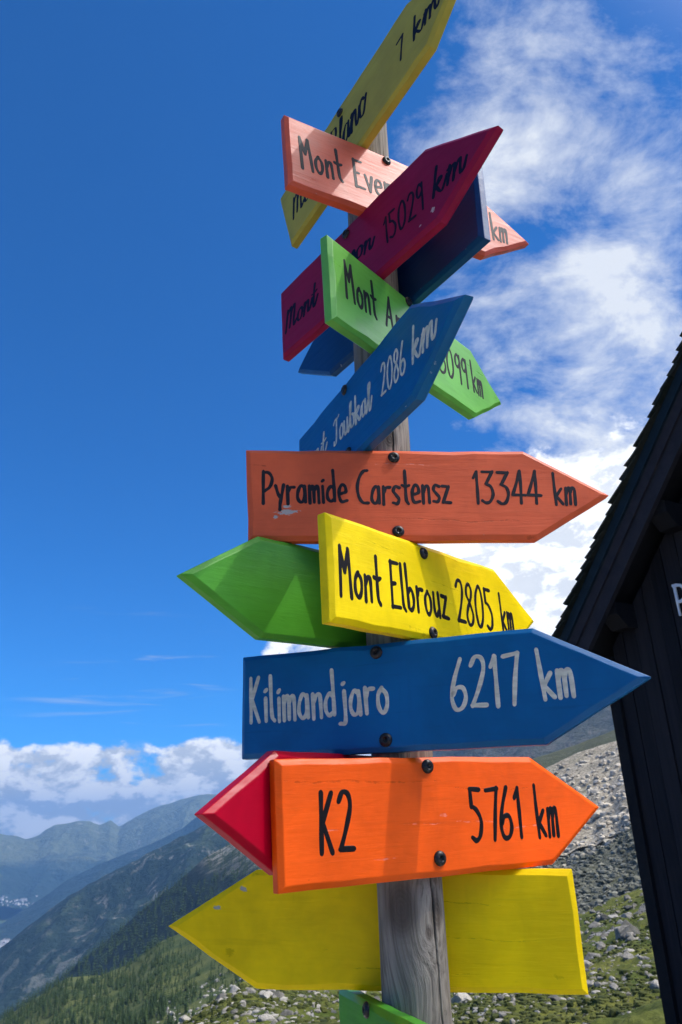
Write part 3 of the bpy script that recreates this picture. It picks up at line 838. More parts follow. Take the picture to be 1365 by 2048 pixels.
def terrain_mat(name, fn):
    mt, g, b = bsdf_mat(name)
    b.inputs['Roughness'].default_value = 0.9
    b.inputs['Specular IOR Level'].default_value = 0.15
    fn(g, b, g.coord('Object'))
    return mt


def mountain_mat(name, wood, meadow, rock, sc, tree_line, streak=0.5, rockamt=0.62):
    """Forest, alpine meadow and scree streaks; sc = metres of the main pattern, tree_line = height above which trees thin out."""
    def fn(g, b, p):
        x, y, z = g.sep(p)
        big = g.noise(p, 1.0 / sc, 6.0, 0.6, 0.4)
        med = g.noise(p, 4.0 / sc, 6.0, 0.65, 0.3)
        fine = g.noise(p, 30.0 / sc, 4.0, 0.7)
        tl = g.step(g.m('ADD', z, g.m('MULTIPLY', g.m('SUBTRACT', big, 0.5), sc * 1.2)), tree_line - 0.16 * sc, tree_line + 0.16 * sc)
        gap = g.step(med, 0.57, 0.66)
        c = g.mix(g.m('MAXIMUM', g.m('MULTIPLY', gap, 0.55), tl), wood, meadow)
        c = g.mix(g.m('MULTIPLY', g.step(fine, 0.4, 0.7), 0.45), c, tuple(k * 0.55 for k in wood))
        sv = g.v('MULTIPLY', p, (7.0 / sc, 7.0 / sc, 1.3 / sc))
        st = g.noise(sv, 1.0, 6.0, 0.62, 1.0)
        sm = g.m('MULTIPLY', g.step(st, rockamt, rockamt + 0.09), g.step(big, 0.35, 0.6, 0.25, 1.0))
        c = g.mix(g.m('MULTIPLY', sm, streak), c, rock)
        g.put(b.inputs['Base Color'], c)
        g.put(b.inputs['Normal'], g.bump(g.m('ADD', med, g.m('MULTIPLY', fine, 0.5)), 0.9, sc * 0.05))
    return terrain_mat(name, fn)


M_FAR = mountain_mat('far_mountain_ground', (0.030, 0.050, 0.034), (0.150, 0.165, 0.075), (0.40, 0.37, 0.33), 1500.0, -150.0, 0.55, 0.60)
M_SEC = mountain_mat('second_ridge_ground', (0.025, 0.042, 0.030), (0.085, 0.105, 0.050), (0.33, 0.31, 0.28), 1000.0, 120.0, 0.3, 0.64)
M_THI = mountain_mat('third_ridge_ground', (0.020, 0.036, 0.026), (0.075, 0.100, 0.045), (0.34, 0.33, 0.28), 520.0, 30.0, 0.62, 0.555)


def fn(g, b, p):      # steep shoulder with its shade painted in near-black, pale rock along its crest
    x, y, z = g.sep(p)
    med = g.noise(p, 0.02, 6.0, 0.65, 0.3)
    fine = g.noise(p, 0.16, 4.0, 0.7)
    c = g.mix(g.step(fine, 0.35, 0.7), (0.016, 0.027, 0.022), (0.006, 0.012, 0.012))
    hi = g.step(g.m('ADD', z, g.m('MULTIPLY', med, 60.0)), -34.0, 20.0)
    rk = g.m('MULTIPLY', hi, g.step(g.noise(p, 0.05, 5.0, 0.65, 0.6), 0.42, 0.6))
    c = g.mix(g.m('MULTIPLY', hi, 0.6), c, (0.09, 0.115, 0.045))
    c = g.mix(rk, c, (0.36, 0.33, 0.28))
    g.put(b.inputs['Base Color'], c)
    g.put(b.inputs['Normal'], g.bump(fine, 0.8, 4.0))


M_DARK = terrain_mat('shaded_shoulder_ground', fn)


def fn(g, b, p):      # open larch slope
    med = g.noise(p, 0.03, 6.0, 0.6, 0.4)
    fine = g.noise(p, 0.4, 5.0, 0.7)
    c = g.mix(g.step(med, 0.35, 0.65), (0.048, 0.070, 0.016), (0.120, 0.130, 0.036))
    c = g.mix(g.m('MULTIPLY', g.step(fine, 0.45, 0.7), 0.6), c, (0.030, 0.048, 0.014))
    c = g.mix(g.step(g.noise(p, 0.16, 5.0, 0.7, 0.5), 0.66, 0.72), c, (0.36, 0.34, 0.30))
    g.put(b.inputs['Base Color'], c)
    g.put(b.inputs['Normal'], g.bump(fine, 0.9, 1.0))


M_LARCH = terrain_mat('larch_slope_ground', fn)


def fn(g, b, p):      # grassy alp with lichen-grey outcrops
    med = g.noise(p, 0.13, 6.0, 0.62, 0.5)
    fine = g.noise(p, 2.6, 6.0, 0.72, 0.3)
    tuft = g.noise(p, 9.0, 4.0, 0.7)
    c = g.mix(g.step(med, 0.32, 0.68), (0.052, 0.078, 0.010), (0.150, 0.152, 0.026))
    c = g.mix(g.m('MULTIPLY', g.step(fine, 0.45, 0.72), 0.7), c, (0.028, 0.040, 0.010))
    c = g.mix(g.m('MULTIPLY', g.step(tuft, 0.5, 0.75), 0.5), c, (0.17, 0.155, 0.055))
    rn = g.noise(p, 0.40, 6.0, 0.68, 0.7)
    rk = g.step(rn, 0.585, 0.625)
    vr = g.voro(p, 1.3, 'DISTANCE_TO_EDGE', 'Distance')
    rc = g.mix(fine, (0.12, 0.115, 0.105), (0.42, 0.40, 0.37))
    rc = g.mix(g.step(vr, 0.10, 0.02), rc, (0.03, 0.032, 0.022))
    c = g.mix(rk, c, rc)
    g.put(b.inputs['Base Color'], c)
    g.put(b.inputs['Normal'], g.bump(g.m('ADD', g.m('MULTIPLY', fine, 0.6), g.m('MULTIPLY', rk, g.m('ADD', 0.6, vr))), 0.9, 0.35))


M_ALP = terrain_mat('alpine_meadow_ground', fn)


def scree(name, ca, cb, cc, grass, scl):
    def fn(g, b, p):
        v1 = g.voro(p, scl, 'F1', 'Color')
        e1 = g.voro(p, scl, 'DISTANCE_TO_EDGE', 'Distance')
        v2 = g.voro(p, scl * 3.1, 'F1', 'Color')
        s1, s2 = g.sep(v1)[0], g.sep(v2)[0]
        med = g.noise(p, 0.05, 5.0, 0.6, 0.4)
        c = g.mix(g.m('ADD', g.m('MULTIPLY', s1, 0.6), g.m('MULTIPLY', s2, 0.4)), ca, cb)
        c = g.mix(g.m('MULTIPLY', g.step(e1, 0.12, 0.0), 0.75), c, cc)
        c = g.mix(g.m('MULTIPLY', g.step(g.m('ADD', g.m('MULTIPLY', med, 0.6), g.m('MULTIPLY', g.noise(p, 0.3, 5.0, 0.7), 0.4)), 0.5, 0.6), grass), c, (0.085, 0.092, 0.030))
        g.put(b.inputs['Base Color'], c)
        g.put(b.inputs['Normal'], g.bump(g.m('ADD', s1, g.m('MULTIPLY', s2, 0.5)), 1.0, 0.9 / scl))
    return terrain_mat(name, fn)


M_SCREE = scree('shaded_scree', (0.064, 0.068, 0.043), (0.195, 0.190, 0.145), (0.018, 0.020, 0.011), 0.35, 0.75)  # cloud shadow on the lower slope put into darker stone colours
M_MORAINE = scree('pale_moraine', (0.24, 0.205, 0.145), (0.56, 0.49, 0.37), (0.12, 0.098, 0.065), 0.30, 0.6)
M_HEATH = mountain_mat('heath_slope_ground', (0.045, 0.055, 0.024), (0.090, 0.092, 0.042), (0.26, 0.24, 0.21), 120.0, 20.0, 0.5, 0.60)
M_CLIFF = mountain_mat('cliff_ground', (0.050, 0.052, 0.046), (0.075, 0.078, 0.055), (0.17, 0.145, 0.125), 420.0, 100.0, 0.6, 0.54)

def fn(g, b, p):      # unseen ground added as pale gravel to bounce warm light, grass further out
    fine = g.noise(p, 40.0, 4.0, 0.7)
    v1 = g.sep(g.voro(p, 55.0, 'F1', 'Color'))[0]
    c = g.mix(g.m('ADD', g.m('MULTIPLY', v1, 0.6), g.m('MULTIPLY', fine, 0.4)), (0.30, 0.275, 0.235), (0.62, 0.58, 0.52))
    ds = g.v('LENGTH', g.v('MULTIPLY', p, (1.0, 1.0, 0.0)))
    c = g.mix(g.step(g.m('ADD', ds, g.m('MULTIPLY', g.noise(p, 0.8, 4.0, 0.6), 4.0)), 11.0, 13.0), c, (0.095, 0.10, 0.025))
    g.put(b.inputs['Base Color'], c)
    g.put(b.inputs['Normal'], g.bump(g.m('ADD', v1, fine), 0.8, 0.02))


M_BOUNCE = terrain_mat('pale_bounce_ground', fn)

FAR = [(-45, 0.6), (-35, 1.0), (-28, 2.0), (-24.5, 1.05), (-23.56, .65), (-22.0, .2), (-21.12, .41), (-20.25, .93), (-19.0, 1.1), (-18.05, 1.13), (-17.4, .92),
       (-16.7, 1.2), (-16.14, .8), (-15.13, 1.32), (-13.83, 1.82), (-12.5, 2.05), (-10.8, 2.4), (-7.3, 2.6), (0, 2.2), (10, 2.0)]
SECOND = [(-45, -8), (-24, -5.0), (-22.6, -4.5), (-21.2, -3.75), (-19.2, -2.38), (-17.2, -1.5), (-13.68, -.21), (-11.88, .61), (-10.76, 1.5), (-7.3, 2.9), (0, 4)]
THIRD = [(-45, -14), (-26, -8.2), (-22.67, -6.24), (-19, -3.46), (-16.1, -1.79), (-13.65, -.65), (-12.3, -.26), (-10.24, .42), (-7.3, 1.9), (0, 3.2)]
DARK = [(-45, -16), (-30, -12.5), (-22.24, -9.53), (-18.6, -7.55), (-15.8, -5.54), (-13.35, -3.66), (-11.74, -2.54), (-10.3, -1.34), (-8.84, -.62), (-6.6, .9), (0, 2.6)]
LARCH = [(-45, -15), (-28, -11.5), (-22.2, -9.6), (-18.6, -7.75), (-16.5, -7.85), (-15, -7.4), (-13, -6.22), (-11.6, -5.8), (-7.9, -4.04), (0, -1.5), (6, 0)]
RMOUNT = [(-18, -9), (-13, -6), (-10, -3.6), (-6.5, -1), (-4, .9), (-1, 2.6), (1.5, 4.1), (6, 5.3), (11, 7.7), (16.8, 10.4), (20.5, 11.8), (30, 11.5), (45, 10), (60, 9)]
RGREEN = [(-16, -12), (-12, -9), (-8, -6.2), (-4, -3.2), (-1, -.6), (2, 1.3), (7, 3.0), (10.6, 3.75), (14.1, 4.4), (19.1, 5.86), (30, 8), (45, 8), (60, 7)]
MORAINE = [(-12, -14.5), (-9, -13), (-6, -10.6), (-3, -6.8), (0, -3.6), (4, -.9), (8.6, 1.5), (13.3, 3.35), (16.2, 4.4), (19.1, 5.1), (30, 6.5), (45, 6), (60, 4)]
MIDL = [(-12, -15.5), (-9, -14.2), (-6, -12.2), (-3, -9.3), (0, -6.4), (4, -4.2), (8.6, -2.5), (12.3, -1.4), (13.3, -.9), (14.2, -1.0), (15.2, -.55), (16.2, -.45), (17.0, .1), (17.7, .25), (18.4, 1.0), (19.1, 1.4), (30, 3.0), (45, 2.5), (60, 1)]
MEADOW = [(-45, -13), (-20, -12.6), (-13.5, -11.9), (-11.7, -10.75), (-9.7, -9.9), (-7.6, -9.0), (-4, -9.3), (2, -9.6), (5.9, -9.1), (10, -7.6), (14.3, -5.9), (16.6, -4.9), (19.5, -3.9), (30, -1.5), (45, -1.5), (60, -3)]

_, GF = layer('mountain', M_FAR, FAR, -45, 10, -4.3, 8400, 11000, 520, 150, 250, 1 / 1400, 11, 0.4, 0.25, True)
layer('mountain', M_SEC, SECOND, -45, 0, [(-45, -6.2), (-26, -5.5), (-20, -5.3), (-16, -5.6), (0, -5)], 6100, 7300, 260, 70, 80, 1 / 800, 23, 0.4, 0.12, True)
layer('mountain', M_THI, THIRD, -45, 0, [(-45, -18), (-20, -13), (0, -6)], 2100, 3500, 420, 150, 95, 1 / 420, 31, 0.55, 0.2, True)
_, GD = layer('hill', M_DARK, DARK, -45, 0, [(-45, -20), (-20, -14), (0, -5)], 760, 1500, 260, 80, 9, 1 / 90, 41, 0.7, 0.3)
_, GL = layer('hill', M_LARCH, LARCH, -45, 6, [(-45, -19), (-20, -15), (-8, -13), (6, -10)], [(-45, 200), (-8, 230), (6, 260)], 690, 260, 90, 4.5, 1 / 60, 47, 0.7, 0.15)
layer('mountain', M_CLIFF, RMOUNT, -18, 60, [(-18, -14), (-6, -8), (-1, -4), (20, 0), (60, 0)], 1500, 2600, 300, 90, 60, 1 / 300, 53, 0.6, 0.3, True)
layer('hill', M_HEATH, RGREEN, -16, 60, [(-16, -17), (-8, -10), (0, -5), (10, -1), (20, 1), (60, 1)], 420, 820, 260, 60, 6, 1 / 60, 59, 0.5, 0.3)
_, GM = layer('moraine', M_MORAINE, MORAINE, -12, 60, [(a, e - 1.1) for a, e in MIDL], 200, 330, 340, 60, 2.6, 1 / 16, 61, 0.6, 0.12)
MID2 = [(a, e - 0.02) for a, e in MIDL]
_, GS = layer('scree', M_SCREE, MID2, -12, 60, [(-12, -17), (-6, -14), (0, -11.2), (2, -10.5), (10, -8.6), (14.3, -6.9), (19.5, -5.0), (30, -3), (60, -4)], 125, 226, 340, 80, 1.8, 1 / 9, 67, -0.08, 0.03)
_, GA = layer('meadow', M_ALP, MEADOW, -45, 60, -16.5, 17, [(-45, 60), (-20, 66), (-10, 74), (-4, 84), (4, 110), (14, 128), (20, 132), (60, 120)], 760, 230, 1.5, 1 / 9, 71, 0.45, 0.06, rough_=0.9)
layer('valley_floor', mountain_mat('valley_ground', (0.03, 0.05, 0.03), (0.13, 0.17, 0.06), (0.3, 0.3, 0.28), 700.0, -1200.0, 0.2, 0.66),
      [(-60, -4.3), (0, -4.3)], -60, 0, -7.0, 4000, 8600, 120, 60, 12, 1 / 700, 73, 0.0, 0.2)

# ground sheet round the signpost and on below everything to the horizon
azs = np.linspace(0, 2 * np.pi, 145)[:-1]
rs = np.array([0.0, 1.5, 3, 5, 7.5, 10, 13, 17, 19, 60, 300, 1500, 6000, 14000])
rz = np.array([0, 0.0, -.02, -.15, -.9, -2.0, -2.75, -3.55, -4.6, -26, -160, -760, -1100, -1500.])
RRg, AAg = np.meshgrid(rs, azs, indexing='ij')
Zg = np.broadcast_to(rz[:, None], RRg.shape).copy()
Zg += np.where(RRg < 18, 0.10 * (fbm(RRg * np.sin(AAg) * 0.7, RRg * np.cos(AAg) * 0.7, 77) - 0.5) * np.clip(RRg - 1.0, 0, 1), 0)
hut_side = np.clip(1 - np.abs(np.degrees(AAg) - 45) / 40, 0, 1)
Zg = np.where((RRg < 9), Zg * (1 - np.minimum(1, hut_side * 2)), Zg)
Vg = np.stack([RRg * np.sin(AAg), RRg * np.cos(AAg), Zg], -1).reshape(-1, 3)
na = len(azs)
ii, jj = np.meshgrid(np.arange(len(rs) - 1), np.arange(na), indexing='ij')
j2 = (jj + 1) % na
Fg = np.stack([ii * na + jj, (ii + 1) * na + jj, (ii + 1) * na + j2, ii * na + j2], -1).reshape(-1, 4)[:, ::-1]
np_mesh('ground', Vg, Fg, M_BOUNCE, kind='structure')


# ------------------------------------------------------------------ boulders
def rock_mesh(name, seed, sub, mat, squash=0.7):
    bm = bmesh.new()
    bmesh.ops.create_icosphere(bm, subdivisions=sub, radius=1.0)
    rng = random.Random(seed)
    cuts = [(Vector((rng.uniform(-1, 1), rng.uniform(-1, 1), rng.uniform(-.6, 1))).normalized(), rng.uniform(0.45, 0.85)) for _ in range(11)]
    sx, sy, sz = rng.uniform(.8, 1.3), rng.uniform(.7, 1.05), rng.uniform(.5, .85) * squash / 0.7
    for v in bm.verts:
        for n_, d_ in cuts:
            e = v.co.dot(n_) - d_
            if e > 0:
                v.co -= n_ * e * 0.94
        v.co *= 1 + rng.uniform(-.035, .035)
        v.co = Vector((v.co.x * sx, v.co.y * sy, v.co.z * sz))
    me = bpy.data.meshes.new(name)
    bm.to_mesh(me)
    bm.free()
    me.materials.append(mat)
    return me


def fn(g, b, p):
    info = g.n('ShaderNodeObjectInfo')
    q = g.v('ADD', p, g.v('SCALE', (1.0, 0.7, 0.3), s=g.m('MULTIPLY', info.outputs['Random'], 60.0)))
    n1 = g.noise(q, 1.7, 6.0, 0.68, 0.4)
    n2 = g.noise(q, 9.0, 4.0, 0.7)
    rock_tone = g.m('ADD', g.m('MULTIPLY', n1, 0.7), g.m('MULTIPLY', info.outputs['Random'], 0.35))  # lighter and darker stone at random
    c = g.mix(g.step(rock_tone, 0.3, 0.85), (0.12, 0.112, 0.092), (0.46, 0.42, 0.355))
    c = g.mix(g.m('MULTIPLY', g.step(n2, 0.52, 0.68), 0.6), c, (0.07, 0.072, 0.062))
    c = g.mix(g.step(g.noise(q, 2.6, 4.0, 0.6), 0.62, 0.7), c, (0.09, 0.085, 0.05))
    g.put(b.inputs['Base Color'], c)
    g.put(b.inputs['Normal'], g.bump(g.m('ADD', n1, g.m('MULTIPLY', n2, 0.4)), 0.7, 0.12))


M_ROCK = terrain_mat('granite_rock', fn)
ROCKS = [rock_mesh('boulder', 100 + k, 3, M_ROCK) for k in range(9)]
rng = random.Random(5)


def az_u(grid, az):
    return (az - grid['az'][0]) / (grid['az'][-1] - grid['az'][0])


def put_rock(az, v, s, grid=None, label='pale grey boulder half sunk in the grassy alp below the boards', group='boulders on the grassy alp'):
    grid = grid or GA
    x, y, z = ground_at(grid, az_u(grid, az), v)
    o = bpy.data.objects.new('boulder', rng.choice(ROCKS))
    link(o, None, label, 'boulder', group)
    o.location = (x, y, z + s * 0.12)
    o.scale = (s, s * rng.uniform(.8, 1.1), s * rng.uniform(.75, 1.1))
    o.rotation_euler = (rng.uniform(-.3, .3), rng.uniform(-.3, .3), rng.uniform(0, 6.28))
    return o


# boulders strewn over the alp in clusters: (azimuth, v, spread az, spread v, count, size)
for (a0, v0, sa, sv, n_, s0) in ((-8.5, .93, 2.2, .05, 26, .55), (-5.5, .86, 3.0, .08, 26, .60), (-7.5, .70, 3.0, .08, 16, .40), (3.5, .82, 2.5, .08, 26, .70),
                                 (10.5, .80, 3.5, .10, 26, .80), (15.5, .86, 3.0, .08, 30, .75), (17, .95, 2.5, .04, 26, .85), (16.0, .70, 3.0, .10, 22, .5),
                                 (8, .93, 4, .05, 22, .8), (-10.8, .97, 1.0, .02, 14, .5), (16.5, .80, 1.0, .02, 12, 1.3), (12.5, .72, .9, .02, 10, 1.1), (17.5, .90, .8, .015, 10, 1.4), (9.5, .84, .7, .02, 9, 1.1)):
    for _ in range(n_):
        put_rock(a0 + rng.gauss(0, sa), min(.995, max(.3, v0 + rng.gauss(0, sv))), s0 * (0.35 + 0.9 * rng.random() ** 2.0))
o = put_rock(6.6, .79, 1.05, label='rounded grey boulder, the largest on the grass below the yellow board', group=None)
o.scale = (1.15, 1.0, 0.95)


def scatter(name, grid, n, smin, smax, u0, u1, v0, v1, mat, seed, label=None, power=2.5):
    """One mesh of many small stones, past counting."""
    rg = np.random.default_rng(seed)
    base = []
    for k in range(5):
        me = rock_mesh('tmp', 300 + k + seed, 1, mat)
        base.append((np.array([v.co[:] for v in me.vertices]), np.array([p.vertices[:] for p in me.polygons])))
        bpy.data.meshes.remove(me)
    VV, FF, c = [], [], 0
    for k in range(n):
        u, v = rg.uniform(u0, u1), rg.uniform(v0, v1)
        x, y, z = ground_at(grid, u, v)
        s = smin + (smax - smin) * rg.random() ** power
        bv, bf = base[k % 5]
        th = rg.uniform(0, 6.28)
        cs, sn_ = math.cos(th), math.sin(th)
        q = bv * np.array([s, s * rg.uniform(.6, 1.1), s * rg.uniform(.7, 1.2)])
        q = np.stack([q[:, 0] * cs - q[:, 1] * sn_ + x, q[:, 0] * sn_ + q[:, 1] * cs + y, q[:, 2] + z + s * 0.15], -1)
        VV.append(q)
        FF.append(bf + c)
        c += len(bv)
    return np_mesh(name, np.concatenate(VV), np.concatenate(FF), mat, smooth=False, kind='stuff', label=label)


def tint(name, ca, cb):
    def fn(g, b, p):
        n1 = g.noise(p, 0.9, 4.0, 0.6)
        isl = g.n('ShaderNodeNewGeometry').outputs['Random Per Island']
        g.put(b.inputs['Base Color'], g.mix(g.m('ADD', g.m('MULTIPLY', isl, 0.7), g.m('MULTIPLY', n1, 0.3)), ca, cb))
    return terrain_mat(name, fn)


# tufts of coarse grass and low heath, past counting
rg = np.random.default_rng(9)
TV, TF, c = [], [], 0
for k in range(19000):
    u, v = rg.uniform(az_u(GA, -14), az_u(GA, 23)), rg.uniform(.50, .995)
    x, y, z = ground_at(GA, u, v)
    if vnoise(np.array(x * .16), np.array(y * .16), 14) < 0.42:
        continue
    s = .07 + .26 * rg.random() ** 2
    n_ = 6
    a = np.arange(n_) * 2 * np.pi / n_ + rg.uniform(0, 6)
    rr = s * rg.uniform(.7, 1.3, n_)
    hh_ = s * rg.uniform(.35, .7)
    TV.append(np.concatenate([np.stack([x + rr * np.cos(a), y + rr * np.sin(a), np.full(n_, z - .05)], -1),
                              np.stack([x + rr * .72 * np.cos(a + .5), y + rr * .72 * np.sin(a + .5), z + hh_ * rg.uniform(.6, .95, n_)], -1), [[x, y, z + hh_]]]))
    TF.append(np.array([(c + i, c + (i + 1) % n_, c + n_ + i) for i in range(n_)] + [(c + (i + 1) % n_, c + n_ + (i + 1) % n_, c + n_ + i) for i in range(n_)] +
                       [(c + n_ + i, c + n_ + (i + 1) % n_, c + 2 * n_) for i in range(n_)]))
    c += 2 * n_ + 1
np_mesh('grass_tufts', np.concatenate(TV), np.concatenate(TF), tint('tuft_grass', (0.016, 0.026, 0.007), (0.105, 0.110, 0.024)), smooth=False, kind='stuff', label='coarse grass tufts between the stones')
uS = lambda az: az_u(GS, az)
scatter('scree_stones', GS, 9500, .18, 1.15, uS(4), uS(24), 0.02, .995, tint('scree_stone', (0.038, 0.042, 0.026), (0.245, 0.240, 0.19)), 1, 'dark lichened blocks covering the slope beside the hut', 3.0)  # cloud shade carried in these stone colours too
scatter('moraine_stones', GM, 3600, .12, 2.0, uS(4), uS(24), 0.0, .97, tint('moraine_stone', (0.19, 0.16, 0.115), (0.66, 0.58, 0.46)), 2, 'pale sunlit stones on the moraine crest', 4.0)
scatter('pale_stones', GS, 1500, .15, 1.5, uS(8), uS(24), 0.74, .998, tint('pale_stone', (0.15, 0.14, 0.105), (0.52, 0.47, 0.38)), 6, 'pale stones fallen from the moraine onto the dark blocks', 3.0)
scatter('alp_stones', GA, 3600, .06, .42, az_u(GA, -14), az_u(GA, 24), 0.55, .995, tint('alp_stone', (0.11, 0.102, 0.082), (0.42, 0.385, 0.32)), 3, 'small pale stones scattered in the grass', 2.5)
scatter('larch_slope_stones', GL, 380, .3, 1.8, az_u(GL, -13), az_u(GL, -5), 0.12, .60, tint('slope_stone', (0.2, 0.19, 0.16), (0.5, 0.47, 0.42)), 4, 'pale rocks showing between the trees', 3.0)


# ------------------------------------------------------------------ conifers
def fn(g, b, p):
    info = g.n('ShaderNodeObjectInfo')
    isl = g.n('ShaderNodeNewGeometry').outputs['Random Per Island']
    n1 = g.noise(p, 2.2, 3.0, 0.6)
    c = g.mix(g.m('ADD', g.m('MULTIPLY', info.outputs['Random'], 0.5), g.m('MULTIPLY', isl, 0.5)), (0.018, 0.036, 0.015), (0.058, 0.088, 0.026))
    c = g.mix(g.step(n1, 0.4, 0.7), c, (0.016, 0.030, 0.012))
    g.put(b.inputs['Base Color'], c)


M_NEEDLE = terrain_mat('conifer_needles', fn)


def conifer(seed, tiers, spokes):
    """Height 1 tree of ragged drooping whorls round a thin stem, many separate branch blades."""
    rg = random.Random(seed)
    V, F = [], []

    def add(vs, fs):
        b0 = len(V)
        V.extend(vs)
        F.extend(tuple(i + b0 for i in f) for f in fs)
    k6 = [(0.018 * math.cos(a), 0.018 * math.sin(a)) for a in (0, 2.1, 4.2)]
    add([(x, y, -.05) for x, y in k6] + [(0, 0, 0.95)], [(0, 1, 3), (1, 2, 3), (2, 0, 3)])
    for t in range(tiers):
        f = t / (tiers - 1)
        z0 = 0.10 + 0.86 * f
        rr = 0.21 * (1 - f) ** 0.85 + 0.012
        for s in range(spokes):
            a = 2 * math.pi * (s + rg.random() * 0.8) / spokes + t
            L = rr * rg.uniform(0.6, 1.15)
            if rg.random() < 0.12:
                continue
            wv = rr * 0.34
            ca, sa = math.cos(a), math.sin(a)
            zt = z0 + 0.045
            dr = -0.25 * L
            up_ = rg.uniform(-.01, .012)
            add([(0, 0, zt + 0.03), (ca * L * .55 - sa * wv, sa * L * .55 + ca * wv, z0 + dr * .4 + up_), (ca * L, sa * L, z0 + dr + up_),
                 (ca * L * .55 + sa * wv, sa * L * .55 - ca * wv, z0 + dr * .4 + up_)], [(0, 1, 2, 3)])
    return V, F


LABT = 'small dark green conifer standing on the open slope below the rocks'
CONS = []
for k in range(6):
    V, F = conifer(k, 10, 9)
    me = bpy.data.meshes.new('conifer_tree')
    me.from_pydata(V, [], F)
    me.materials.append(M_NEEDLE)
    me.update()
    CONS.append(me)
rng = random.Random(12)
spots = []
while len(spots) < 4300:
    az = rng.uniform(-28, -6.5)
    v = rng.random() ** 0.9
    dens = 0.25 + 0.75 * max(0, min(1, (-az - 10) / 7)) + (0.25 if v > .8 else 0)
    x, y, z = ground_at(GL, az_u(GL, az), v)
    cl = float(vnoise(np.array(x / 38.0), np.array(y / 38.0), 3))
    if rng.random() > dens * (0.2 + 1.3 * cl):
        continue
    spots.append((math.hypot(x, y), x, y, z, rng.uniform(2.8, 6.2) * (0.8 if az > -12 else 1)))
infr = [s for s in spots if -23.5 < math.degrees(math.atan2(s[1], s[2])) < -7 and math.degrees(math.atan2(s[3] + s[4] * 0.7 - EYE, s[0])) > -11.6]
infr.sort(key=lambda s: -s[4] / s[0])
near = infr[:300]
nset = set(id(s) for s in near)
for s in near:
    o = bpy.data.objects.new('conifer_tree', rng.choice(CONS))
    link(o, None, LABT, 'tree', 'conifers on the near slope')
    o.location = s[1:4]
    ws = s[4] * rng.uniform(1.15, 1.7)
    o.scale = (ws, ws, s[4])
    o.rotation_euler = (0, 0, rng.uniform(0, 6.28))
VV, FF, c = [], [], 0
rest = [s for s in spots if id(s) not in nset]
LV, LF = conifer(50, 7, 6)
LV, LF = np.array(LV), [f for f in LF]
DV, DF = conifer(60, 4, 5)
DV = np.array(DV)
for s in rest:
    th = rng.uniform(0, 6.28)
    q = LV * np.array([s[4] * 1.4, s[4] * 1.4, s[4]])
    q = np.stack([q[:, 0] * math.cos(th) - q[:, 1] * math.sin(th) + s[1], q[:, 0] * math.sin(th) + q[:, 1] * math.cos(th) + s[2], q[:, 2] + s[3]], -1)
    VV.append(q)
    for f in LF:
        FF.append(tuple(i + c for i in (f if len(f) == 4 else (*f, f[-1]))) if len(f) == 4 else tuple(i + c for i in f))
    c += len(LV)
for k in range(2600):                      # trees on the shoulder behind
    az = rng.uniform(-24, -6)
    v = 1 - rng.random() ** 1.5 * 0.75
    x, y, z = ground_at(GD, az_u(GD, az), v)
    if az > -11.5 and v > .8 and rng.random() < .75:
        continue
    h_ = rng.uniform(7, 14)
    th = rng.uniform(0, 6.28)
    q = DV * np.array([h_ * 1.5, h_ * 1.5, h_])
    VV.append(np.stack([q[:, 0] * math.cos(th) - q[:, 1] * math.sin(th) + x, q[:, 0] * math.sin(th) + q[:, 1] * math.cos(th) + y, q[:, 2] + z], -1))
    for f in DF:
        FF.append(tuple(i + c for i in f))
    c += len(DV)
mesh_obj('forest', np.concatenate(VV).tolist(), FF, M_NEEDLE, kind='stuff', label='conifers too many to count on the slope behind')

# ------------------------------------------------------------------ the town far down in the valley
mtw, g, b = bsdf_mat('house_plaster')
b.inputs['Base Color'].default_value = (0.72, 0.70, 0.66, 1)
mtr, g, b = bsdf_mat('house_roof')
b.inputs['Base Color'].default_value = (0.30, 0.28, 0.27, 1)
hm = bpy.data.meshes.new('valley_house')
hv = [(-1, -.6, -.6), (1, -.6, -.6), (1, .6, -.6), (-1, .6, -.6), (-1, -.6, .6), (1, -.6, .6), (1, .6, .6), (-1, .6, .6), (-1, 0, 1.15), (1, 0, 1.15),
      (-1.1, -.72, .52), (1.1, -.72, .52), (1.1, 0, 1.2), (-1.1, 0, 1.2), (1.1, .72, .52), (-1.1, .72, .52)]
hf = [(0, 1, 5, 4), (1, 2, 6, 5), (2, 3, 7, 6), (3, 0, 4, 7), (4, 8, 7), (5, 6, 9), (10, 11, 12, 13), (12, 14, 15, 13)]
hf = [f if len(f) != 3 else f for f in hf]
hm.from_pydata(hv, [], hf)
hm.materials.append(mtw)
hm.materials.append(mtr)
hm.polygons.foreach_set('material_index', [0] * 6 + [1] * 2)
hm.update()
rng = random.Random(21)


def valley_z(r):
    return EYE + r * math.tan(R(-7.0 + 2.7 * math.log(r / 4000) / math.log(8600 / 4000)))


for (a0, r0, sa, sr, n_) in ((-22.5, 5650, .45, 200, 80), (-21.6, 5900, .5, 130, 50), (-22.2, 0, .6, .05, 40), (-20.8, 0, .5, .03, 26)):
    for _ in range(n_):
        az, r_ = a0 + rng.gauss(0, sa), r0 + rng.gauss(0, sr)
        if r0:
            loc = (r_ * math.sin(R(az)), r_ * math.cos(R(az)), valley_z(r_))
        else:
            loc = ground_at(GF, az_u(GF, az), min(.3, max(.012, 0.075 + r_)))
        s = rng.uniform(6, 11) if rng.random() < .9 else rng.uniform(12, 19)
        o = bpy.data.objects.new('valley_house', hm)
        link(o, None, 'tiny pale house of the town far down in the valley', 'house', 'houses of the valley town')
        o.location = (loc[0], loc[1], loc[2] + s * 0.55)
        o.scale = (s, s, s * rng.uniform(.6, .9))
        o.rotation_euler = (0, 0, rng.uniform(0, 6.28))

